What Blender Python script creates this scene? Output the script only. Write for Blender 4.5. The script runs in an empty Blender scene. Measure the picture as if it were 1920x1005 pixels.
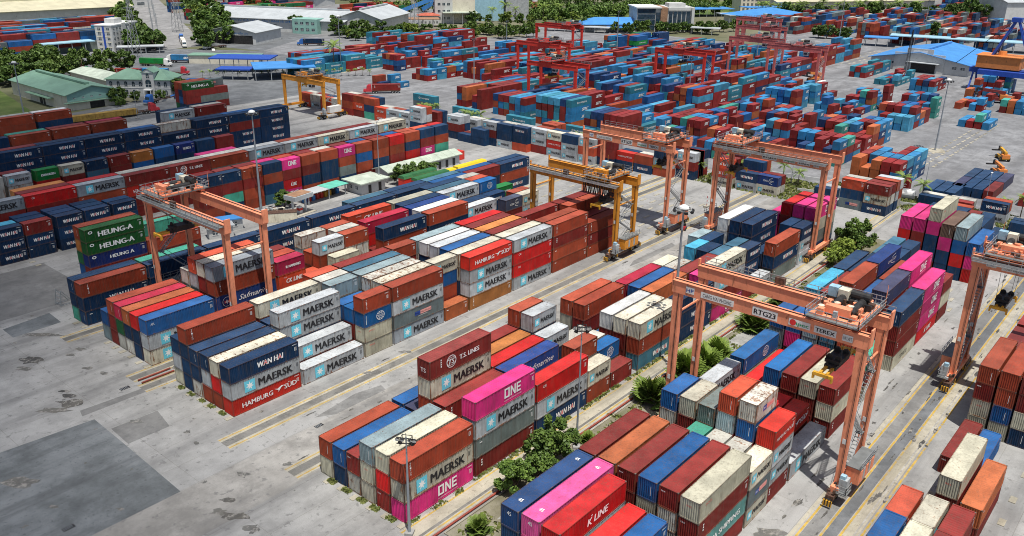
import bpy, bmesh, math, random
from mathutils import Vector, Matrix
R = math.radians
SC = bpy.context.scene
COL = SC.collection
# ---------------------------------------------------------------- camera
CAMF, PITCH, YAW, ROLL = 1609.17, 0.37881716, 0.69953252, 0.01477858
CAMP = Vector((-57.4639, -101.5586, 67.9090))
cd = bpy.data.cameras.new("camera")
cam = bpy.data.objects.new("camera", cd)
COL.objects.link(cam)
fw = Vector((math.cos(YAW)*math.cos(PITCH), math.sin(YAW)*math.cos(PITCH), -math.sin(PITCH)))
rg = Vector((math.sin(YAW), -math.cos(YAW), 0))
up = rg.cross(fw)
rg2 = math.cos(ROLL)*rg + math.sin(ROLL)*up
up2 = -math.sin(ROLL)*rg + math.cos(ROLL)*up
mw = Matrix.Identity(4)
for i in range(3):
    mw[i][0], mw[i][1], mw[i][2], mw[i][3] = rg2[i], up2[i], -fw[i], CAMP[i]
cam.matrix_world = mw
cd.sensor_fit = 'HORIZONTAL'
cd.sensor_width = 36.0
cd.lens = 36.0*CAMF/1920.0
cd.clip_start, cd.clip_end = 1.0, 8000.0
SC.camera = cam
# ---------------------------------------------------------------- light
SUN_DIR = Vector((-0.15, -0.27, 1.0)).normalized()      # towards the sun
SC.world = bpy.data.worlds.new("World")
SC.world.use_nodes = True
wn = SC.world.node_tree
sky = wn.nodes.new('ShaderNodeTexSky')
sky.sky_type = 'NISHITA'
sky.sun_disc = False
sky.sun_elevation = math.asin(SUN_DIR.z)
sky.sun_rotation = math.atan2(SUN_DIR.x, SUN_DIR.y)
sky.air_density = 1.0
sky.dust_density = 2.5
sky.ozone_density = 1.0
wn.links.new(sky.outputs[0], wn.nodes['Background'].inputs[0])
wn.nodes['Background'].inputs[1].default_value = 0.092
sd = bpy.data.lights.new("sun", 'SUN')
sd.energy = 5.0
sd.angle = R(0.53)
sd.color = (1.0, 0.955, 0.88)
so = bpy.data.objects.new("sun", sd)
so.rotation_euler = SUN_DIR.to_track_quat('Z', 'Y').to_euler()
so.location = (0, 0, 300)
COL.objects.link(so)
SC.view_settings.view_transform = 'Standard'
SC.view_settings.look = 'None'
SC.view_settings.exposure = 0.08
SC.view_settings.gamma = 1.0
SC.cycles.max_bounces = 6
SC.cycles.diffuse_bounces = 3
SC.cycles.glossy_bounces = 2
SC.cycles.transparent_max_bounces = 16
SC.cycles.use_denoising = True
SC.cycles.filter_width = 1.0
# ---------------------------------------------------------------- helpers
rnd = random.Random(7)
def tag(o, label=None, cat=None, group=None, kind=None):
    if label: o['label'] = label
    if cat: o['category'] = cat
    if group: o['group'] = group
    if kind: o['kind'] = kind
    return o
def empty(name, loc=(0, 0, 0), rz=0.0):
    o = bpy.data.objects.new(name, None)
    o.empty_display_size = 0.5
    COL.objects.link(o)
    o.location = loc
    o.rotation_euler = (0, 0, rz)
    return o
def link(name, mesh, parent=None, loc=None, rot=None, scale=None):
    o = bpy.data.objects.new(name, mesh)
    COL.objects.link(o)
    if parent is not None: o.parent = parent
    if loc is not None: o.location = loc
    if rot is not None: o.rotation_euler = rot
    if scale is not None: o.scale = scale
    return o
def kids(o): return [c for c in o.children]
def copy_tree(o, parent=None):
    c = o.copy(); COL.objects.link(c)
    if parent is not None: c.parent = parent
    for ch in list(o.children): copy_tree(ch, c)
    return c
class MB:
    """collects shapes and links them as one mesh object"""
    def __init__(s): s.v = []; s.f = []; s.m = []; s.mats = []
    def mi(s, mat):
        if mat not in s.mats: s.mats.append(mat)
        return s.mats.index(mat)
    def face(s, pts, mat):
        n = len(s.v); s.v += [tuple(p) for p in pts]
        s.f.append(tuple(range(n, n+len(pts)))); s.m.append(s.mi(mat))
    def raw(s, vs, fs, mat):
        n = len(s.v); s.v += [tuple(p) for p in vs]; k = s.mi(mat)
        for f in fs: s.f.append(tuple(i+n for i in f)); s.m.append(k)
    def box(s, x0, x1, y0, y1, z0, z1, mat):
        s.raw([(x0,y0,z0),(x1,y0,z0),(x1,y1,z0),(x0,y1,z0),(x0,y0,z1),(x1,y0,z1),(x1,y1,z1),(x0,y1,z1)],
              [(0,3,2,1),(4,5,6,7),(0,1,5,4),(1,2,6,5),(2,3,7,6),(3,0,4,7)], mat)
    def bc(s, c, d, mat):
        s.box(c[0]-d[0]/2, c[0]+d[0]/2, c[1]-d[1]/2, c[1]+d[1]/2, c[2]-d[2]/2, c[2]+d[2]/2, mat)
    def frustum(s, x0, x1, y0, y1, z0, a0, a1, b0, b1, z1, mat):
        s.raw([(x0,y0,z0),(x1,y0,z0),(x1,y1,z0),(x0,y1,z0),(a0,b0,z1),(a1,b0,z1),(a1,b1,z1),(a0,b1,z1)],
              [(0,3,2,1),(4,5,6,7),(0,1,5,4),(1,2,6,5),(2,3,7,6),(3,0,4,7)], mat)
    def tube(s, p0, p1, r0, r1=None, n=8, mat=None, cap=True):
        p0 = Vector(p0); p1 = Vector(p1); r1 = r0 if r1 is None else r1
        d = (p1-p0).normalized()
        a = d.orthogonal().normalized(); b = d.cross(a)
        vs = []
        for p, r in ((p0, r0), (p1, r1)):
            for i in range(n):
                t = 2*math.pi*i/n
                vs.append(p + r*(math.cos(t)*a + math.sin(t)*b))
        fs = [(i, (i+1) % n, n+(i+1) % n, n+i) for i in range(n)]
        if cap: fs += [tuple(range(n-1, -1, -1)), tuple(range(n, 2*n))]
        s.raw(vs, fs, mat)
    def bar(s, p0, p1, w, h, mat):
        """square bar between two points"""
        p0 = Vector(p0); p1 = Vector(p1); d = (p1-p0).normalized()
        u = Vector((0, 0, 1)) if abs(d.z) < 0.95 else Vector((1, 0, 0))
        a = d.cross(u).normalized()*w/2; b = a.cross(d).normalized()*h/2
        vs = [p+q for p in (p0, p1) for q in (-a-b, a-b, a+b, -a+b)]
        s.raw(vs, [(3,2,1,0),(4,5,6,7),(0,1,5,4),(1,2,6,5),(2,3,7,6),(3,0,4,7)], mat)
    def rail(s, pts, h, mat, r=0.03, post=2.0):
        """handrail along a polyline"""
        for a, b in zip(pts[:-1], pts[1:]):
            a = Vector(a); b = Vector(b); L = (b-a).length; n = max(1, int(L/post))
            for zz in (h, h*0.5):
                s.bar(a+Vector((0,0,zz)), b+Vector((0,0,zz)), 2*r, 2*r, mat)
            for i in range(n+1):
                p = a+(b-a)*i/n
                s.bar(p, p+Vector((0,0,h)), 2*r, 2*r, mat)
    def mesh(s, name):
        me = bpy.data.meshes.new(name)
        me.from_pydata(s.v, [], s.f)
        for m in s.mats: me.materials.append(m)
        me.polygons.foreach_set('material_index', s.m)
        me.update()
        return me
    def build(s, name, parent=None, loc=None, rot=None, smooth=False):
        me = s.mesh(name)
        if smooth: me.polygons.foreach_set('use_smooth', [True]*len(me.polygons))
        return link(name, me, parent, loc, rot)
# ---------------------------------------------------------------- materials
def nd(nt, t, **kw):
    n = nt.nodes.new(t)
    for k, v in kw.items():
        if k in n.inputs: n.inputs[k].default_value = v
        else: setattr(n, k, v)
    return n
def mixc(nt, fac, a, b, blend='MIX'):
    n = nt.nodes.new('ShaderNodeMix'); n.data_type = 'RGBA'; n.blend_type = blend
    for sock, val in ((n.inputs[0], fac), (n.inputs[6], a), (n.inputs[7], b)):
        if hasattr(val, 'links') or hasattr(val, 'is_linked'): nt.links.new(val, sock)
        else: sock.default_value = val if not isinstance(val, tuple) or len(val) == 4 else (*val, 1)
    return n.outputs[2]
def mth(nt, op, a, b=None, c=None, clamp=False):
    n = nt.nodes.new('ShaderNodeMath'); n.operation = op; n.use_clamp = clamp
    for i, val in enumerate((a, b, c)):
        if val is None: continue
        if hasattr(val, 'is_linked'): nt.links.new(val, n.inputs[i])
        else: n.inputs[i].default_value = val
    return n.outputs[0]
def ramp(nt, fac, lo, hi):
    n = nt.nodes.new('ShaderNodeMapRange'); n.interpolation_type = 'SMOOTHSTEP'
    nt.links.new(fac, n.inputs[0])
    for i, v in ((1, lo), (2, hi)):
        if hasattr(v, 'is_linked'): nt.links.new(v, n.inputs[i])
        else: n.inputs[i].default_value = v
    return n.outputs[0]
def noise(nt, vec, scale, detail=4.0, rough=0.55, sc=(1, 1, 1)):
    if sc != (1, 1, 1):
        m = nt.nodes.new('ShaderNodeMapping'); m.inputs['Scale'].default_value = sc
        nt.links.new(vec, m.inputs[0]); vec = m.outputs[0]
    n = nd(nt, 'ShaderNodeTexNoise', Scale=scale, Detail=detail, Roughness=rough)
    nt.links.new(vec, n.inputs['Vector'])
    return n.outputs['Fac']
MATS = {}
def mat(name, color, rough=0.6, metal=0.0, var=0.18, scale=0.6, emit=0.0, spec=0.4, grime=0.0):
    """plain painted / built surface with uneven tone; grime = share of rust-brown wear"""
    if name in MATS: return MATS[name]
    m = bpy.data.materials.new(name); m.use_nodes = True; MATS[name] = m
    nt = m.node_tree; bs = nt.nodes['Principled BSDF']
    pos = nd(nt, 'ShaderNodeNewGeometry').outputs['Position']
    n1 = noise(nt, pos, scale, 5.0)
    c = mixc(nt, ramp(nt, n1, 0.3, 0.7), tuple(x*(1-var) for x in color), tuple(min(1, x*(1+var)) for x in color))
    if grime > 0:
        n2 = noise(nt, pos, 1.7, 6.0, 0.65, (1, 1, 0.25))
        c = mixc(nt, mth(nt, 'MULTIPLY', ramp(nt, n2, 0.62-grime*0.3, 0.75), 0.75), c, (0.10, 0.045, 0.02))
    nt.links.new(c, bs.inputs['Base Color'])
    bs.inputs['Roughness'].default_value = rough
    bs.inputs['Metallic'].default_value = metal
    bs.inputs['Specular IOR Level'].default_value = spec
    m.diffuse_color = (*color, 1)
    return m
def paint_material(name, per_object, frame=False):
    """container paint: colour per container, bleached and rusted with its own pattern (alpha = how rusty)"""
    m = bpy.data.materials.new(name); m.use_nodes = True
    nt = m.node_tree; bs = nt.nodes['Principled BSDF']
    if per_object:
        oi = nd(nt, 'ShaderNodeObjectInfo'); colr, alp, rn = oi.outputs['Color'], oi.outputs['Alpha'], oi.outputs['Random']
        tc = nd(nt, 'ShaderNodeTexCoord').outputs['Object']
        add = nd(nt, 'ShaderNodeVectorMath', operation='MULTIPLY_ADD')
        cmb = nd(nt, 'ShaderNodeCombineXYZ')
        for i in range(3): nt.links.new(rn, cmb.inputs[i])
        nt.links.new(cmb.outputs[0], add.inputs[0]); add.inputs[1].default_value = (170, 90, 60)
        nt.links.new(tc, add.inputs[2]); vec = add.outputs[0]
    else:
        at = nd(nt, 'ShaderNodeAttribute', attribute_name='paint'); colr, alp = at.outputs['Color'], at.outputs['Alpha']
        vec = nd(nt, 'ShaderNodeNewGeometry').outputs['Position']
    n1 = noise(nt, vec, 0.35, 5.0, 0.6)
    n2 = noise(nt, vec, 1.1, 8.0, 0.72, (1.6, 0.6, 0.4))
    n3 = noise(nt, vec, 3.2, 4.0, 0.6, (1.0, 1.0, 0.12))
    tone = mixc(nt, ramp(nt, n1, 0.25, 0.75), (0.66, 0.66, 0.66), (1.10, 1.10, 1.10))
    c = mixc(nt, 1.0, colr, tone, 'MULTIPLY')
    if frame: c = mixc(nt, 0.38, c, (0.10, 0.055, 0.035))
    # dull streaks running down
    c = mixc(nt, mth(nt, 'MULTIPLY', ramp(nt, n3, 0.46, 0.72), 0.34), c, (0.10, 0.075, 0.055))
    # dust film
    c = mixc(nt, mth(nt, 'MULTIPLY', ramp(nt, n2, 0.55, 0.9), 0.10), c, (0.36, 0.34, 0.30))
    # rust, amount by alpha
    thr = mth(nt, 'MULTIPLY_ADD', alp, -0.27, 0.57 if frame else 0.665)
    hi = mth(nt, 'ADD', thr, 0.07)
    mix2 = mth(nt, 'MULTIPLY_ADD', n2, 0.72, mth(nt, 'MULTIPLY', n3, 0.28))
    rust = mixc(nt, ramp(nt, n1, 0.35, 0.7), (0.10, 0.032, 0.012), (0.30, 0.125, 0.045))
    c = mixc(nt, mth(nt, 'MULTIPLY', ramp(nt, mix2, thr, hi), 0.82), c, rust)
    nt.links.new(c, bs.inputs['Base Color'])
    bs.inputs['Roughness'].default_value = 0.55
    bs.inputs['Specular IOR Level'].default_value = 0.2
    return m
PAINT_FRAME = paint_material('container_frame_paint', True, True)
PAINT = paint_material('container_paint', True)
PAINT_MASS = paint_material('container_paint_mass', False)
WHITE = mat('white_lettering', (0.80, 0.80, 0.78), 0.6, var=0.06)
BLACK = mat('black_lettering', (0.015, 0.015, 0.018), 0.6, var=0.05)
REDL = mat('red_lettering', (0.62, 0.03, 0.03), 0.6, var=0.06)
STAR = mat('light_blue_emblem', (0.14, 0.56, 0.70), 0.6, var=0.06)
PINKL = mat('pink_lettering', (0.75, 0.33, 0.30), 0.6, var=0.06)
BLUEL = mat('blue_lettering', (0.02, 0.06, 0.28), 0.6, var=0.06)
NAVYL = mat('dark_grey_lettering', (0.05, 0.06, 0.08), 0.6, var=0.05)
GREENL = mat('green_lettering', (0.03, 0.30, 0.12), 0.6, var=0.05)
STEEL = mat('galvanised_steel', (0.36, 0.38, 0.39), 0.45, 0.5, var=0.15)
DARK = mat('dark_machinery', (0.025, 0.024, 0.024), 0.55, var=0.4, scale=1.5)
TYRE = mat('tyre_rubber', (0.02, 0.02, 0.02), 0.85)
GLASS = mat('window_glass', (0.03, 0.05, 0.065), 0.12, var=0.3, spec=0.7)
GREY = mat('grey_paint', (0.35, 0.37, 0.38), 0.6, grime=0.2)
WOODY = mat('bark', (0.13, 0.095, 0.065), 0.9, var=0.3, scale=2.0)
YELLOW = mat('yellow_paint', (0.62, 0.33, 0.03), 0.55, grime=0.45)
CREAM = mat('cream_paint', (0.62, 0.58, 0.46), 0.7, grime=0.25)
CLOUDM = bpy.data.materials.new('cloud_vapour'); CLOUDM.use_nodes = True
nt = CLOUDM.node_tree; bs = nt.nodes['Principled BSDF']; bs.inputs['Base Color'].default_value = (.85, .86, .88, 1); bs.inputs['Roughness'].default_value = 1
tc = nd(nt, 'ShaderNodeTexCoord'); flat = nd(nt, 'ShaderNodeVectorMath', operation='MULTIPLY'); flat.inputs[1].default_value = (1, 1, 0); nt.links.new(tc.outputs['Object'], flat.inputs[0]); vl = nd(nt, 'ShaderNodeVectorMath', operation='LENGTH'); nt.links.new(flat.outputs[0], vl.inputs[0])
cn = noise(nt, tc.outputs['Object'], 2.2, 5.0, .6)
dd = mth(nt, 'MULTIPLY_ADD', cn, .55, vl.outputs['Value'])
al = mth(nt, 'MULTIPLY_ADD', ramp(nt, dd, 0.55, 1.25), -0.38, 0.38); nt.links.new(al, bs.inputs['Alpha'])
def cloud(x, y, z, rx, ry):
    bm = bmesh.new(); bmesh.ops.create_icosphere(bm, subdivisions=5, radius=1.0); r = random.Random(int(x)); me = bpy.data.meshes.new('cloud')
    for v in bm.verts: v.co *= 1+.10*math.sin(5*v.co.x+x)*math.cos(4*v.co.y+y)
    bm.to_mesh(me); bm.free(); me.materials.append(CLOUDM); me.polygons.foreach_set('use_smooth', [True]*len(me.polygons))
    tag(link('cloud', me, None, (x, y, z), None, (rx, ry, 40)), 'thin white cloud out of view above the yard, placed to shade its left side', 'cloud', None, 'stuff')
CH = 520.0  # height of the unseen clouds put in to shade the left side
for sx, sy, rx, ry in ((-60, 30, 78, 120), (10, 150, 100, 105), (-72, -40, 78, 70), (-30, 90, 95, 90), (60, 215, 120, 110), (-20, 260, 130, 110), (70, 140, 90, 62)):
    cloud(sx+CH*SUN_DIR.x/SUN_DIR.z, sy+CH*SUN_DIR.y/SUN_DIR.z, CH, rx, ry)
# ---------------------------------------------------------------- text
FONT_CACHE = {}
def text_geo(s, size=1.0, shear=0.0, bold=0.0, cols=None, spacing=1.0):
    """outline letters as (verts2d, faces, per-face slot), left edge 0, baseline 0"""
    key = (s, size, shear, bold, str(cols), spacing)
    if key in FONT_CACHE: return FONT_CACHE[key]
    cu = bpy.data.curves.new('lettering', 'FONT')
    cu.body = s; cu.size = size*1.37; cu.shear = shear; cu.offset = bold*size; cu.resolution_u = 2
    cu.space_character = spacing; cu.fill_mode = 'FRONT'
    if cols:
        for k in range(max(cols)+1): cu.materials.append(None)
        for i, ch in enumerate(s): cu.body_format[i].material_index = cols[i]
    ob = bpy.data.objects.new('lettering', cu); COL.objects.link(ob)
    bpy.context.view_layer.update()
    dg = bpy.context.evaluated_depsgraph_get()
    me = bpy.data.meshes.new_from_object(ob.evaluated_get(dg))
    vs = [(v.co.x, v.co.y) for v in me.vertices]
    x0 = min(v[0] for v in vs) if vs else 0
    vs = [(x-x0, y) for x, y in vs]
    fs = [tuple(p.vertices) for p in me.polygons]
    ms = [p.material_index for p in me.polygons]
    bpy.data.objects.remove(ob); bpy.data.curves.remove(cu); bpy.data.meshes.remove(me)
    FONT_CACHE[key] = (vs, fs, ms)
    return FONT_CACHE[key]
def put_text(mb, s, x0, x1, zc, h, frame, mats, shear=0.0, bold=0.02, cols=None, spacing=1.0, eps=0.0):
    """letters fitted between x0 and x1 (surface coords), cap height h around zc; frame maps (x,z)->3D; bold = extra stroke width / cap height"""
    vs, fs, ms = text_geo(s, 1.0, shear, 0.0, cols, spacing)
    b = max(0.0, bold)*h*1.1; w = max(v[0] for v in vs); k = (x1-x0-b)/w
    if not isinstance(mats, (list, tuple)): mats = [mats]
    nrm = (Vector(frame(1, 0))-Vector(frame(0, 0))).cross(Vector(frame(0, 1))-Vector(frame(0, 0))).normalized()
    st = [(0, 0)] if b < .03 else [(0, 0), (b*.5, .15*b), (b, 0)]
    for j, (dx, dz) in enumerate(st):
        n = len(mb.v); mb.v += [tuple(Vector(frame(x0+dx+x*k, zc-h/2+dz+y*h))+nrm*.0025*j) for x, y in vs]
        for f, m in zip(fs, ms):
            mb.f.append(tuple(i+n for i in f)); mb.m.append(mb.mi(mats[min(m, len(mats)-1)]))
# ================================================================ CONTAINERS
# livery: paint colour, how rusty, marking, colour words
REDW = mat('signal_red_lettering', (0.72, 0.03, 0.03), 0.6, var=.05)
LIV = {
 'HS': (.58,.030,.018,.12,'hs','red'), 'MA': (.47,.50,.52,.26,'ms','pale grey'), 'MG': (.33,.37,.41,.08,'ms','mid grey'),
 'MC': (.60,.57,.46,.44,'ms','rusty cream'), 'WH': (.007,.038,.105,.10,'wh','navy'), 'NV': (.008,.044,.115,.12,'id','dark blue'),
 'NP': (.045,.05,.11,.15,'id','dull navy'), 'CR': (.55,.53,.41,.20,'oo','beige'), 'WR': (.57,.56,.50,.48,'','rusty white'),
 'WT': (.70,.71,.70,.12,'id','white'), 'TX': (.37,.066,.030,.14,'id','rust brown'), 'TT': (.35,.056,.026,.14,'tr','brick brown'),
 'RB': (.23,.024,.020,.15,'tx','dark red'), 'RD': (.60,.016,.016,.06,'ci','bright red'), 'RO': (.55,.085,.04,.10,'id','orange red'),
 'OR': (.55,.20,.05,.22,'id','ochre'), 'OT': (.42,.17,.05,.30,'tr','tan'), 'TO': (.48,.13,.045,.25,'id','burnt orange'),
 'CK': (.66,.075,.03,.05,'ck','orange red'), 'ON': (.70,.035,.22,.03,'on','magenta'), 'OF': (.70,.09,.30,.03,'45','pink'),
 'NF': (.012,.055,.17,.08,'45','blue'), 'HA': (.012,.095,.022,.05,'ha','green'), 'HB': (.012,.03,.17,.05,'hb','royal blue'),
 'GN': (.015,.14,.05,.15,'','green'), 'EV': (.01,.24,.05,.08,'ev','bright green'), 'TQ': (.07,.40,.28,.10,'id','turquoise'),
 'CO': (.008,.125,.36,.08,'co','blue'), 'BL': (.012,.10,.30,.15,'id','mid blue'), 'SK': (.07,.40,.60,.10,'','sky blue'),
 'SB': (.012,.05,.21,.08,'cm','deep blue'), 'CM': (.05,.065,.11,.12,'cm','slate blue'), 'AP': (.03,.15,.42,.20,'ap','bright blue'),
 'SF': (.02,.06,.24,.30,'sf','worn blue'), 'LB': (.30,.40,.43,.28,'id','pale blue'), 'TL': (.05,.15,.23,.28,'id','teal blue'),
 'GY': (.17,.21,.20,.32,'id','grey green'), 'PO': (.15,.19,.20,.25,'po','dark grey'), 'PN': (.56,.54,.48,.50,'po','stained white'),
 'TS': (.25,.035,.03,.10,'ts','dark red'), 'NA': (.42,.02,.07,.08,'na','crimson'), 'CS': (.13,.32,.30,.30,'cs','sea green'),
 'KL': (.60,.013,.016,.05,'kl','red'), 'CZ': (.56,.54,.42,.20,'cz','cream'), 'CN': (.50,.02,.06,.08,'id','crimson'),
 'HT': (.05,.16,.22,.35,'wh','teal'), 'MT': (.16,.10,.075,.20,'id','brown'),
 'SI': (.03,.22,.46,.06,'si','sky blue'), 'SR': (.27,.020,.020,.08,'si','dark red'), 'SN': (.012,.05,.16,.08,'si','navy'),
 'ST': (.06,.36,.30,.10,'si','turquoise'), 'HJ': (.035,.23,.32,.15,'hj','teal'), 'SP': (.07,.33,.52,.08,'','light blue'),
}
LETTER_WORDS = {'hs':'white bird emblem','ms':'black lettering','wh':'white and red lettering','on':'white lettering','ck':'white lettering','ha':'white lettering',
 'hb':'white lettering','ev':'white lettering','co':'white globe','cm':'white lettering','sf':'white script','ts':'white globe and lettering','na':'white lettering',
 'cs':'white lettering','kl':'white lettering','cz':'black lettering','po':'navy and pink lettering','ap':'small white mark','45':'white numerals',
 'oo':'small red lettering','tr':'upright white lettering','ci':'small white lettering'}
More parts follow.
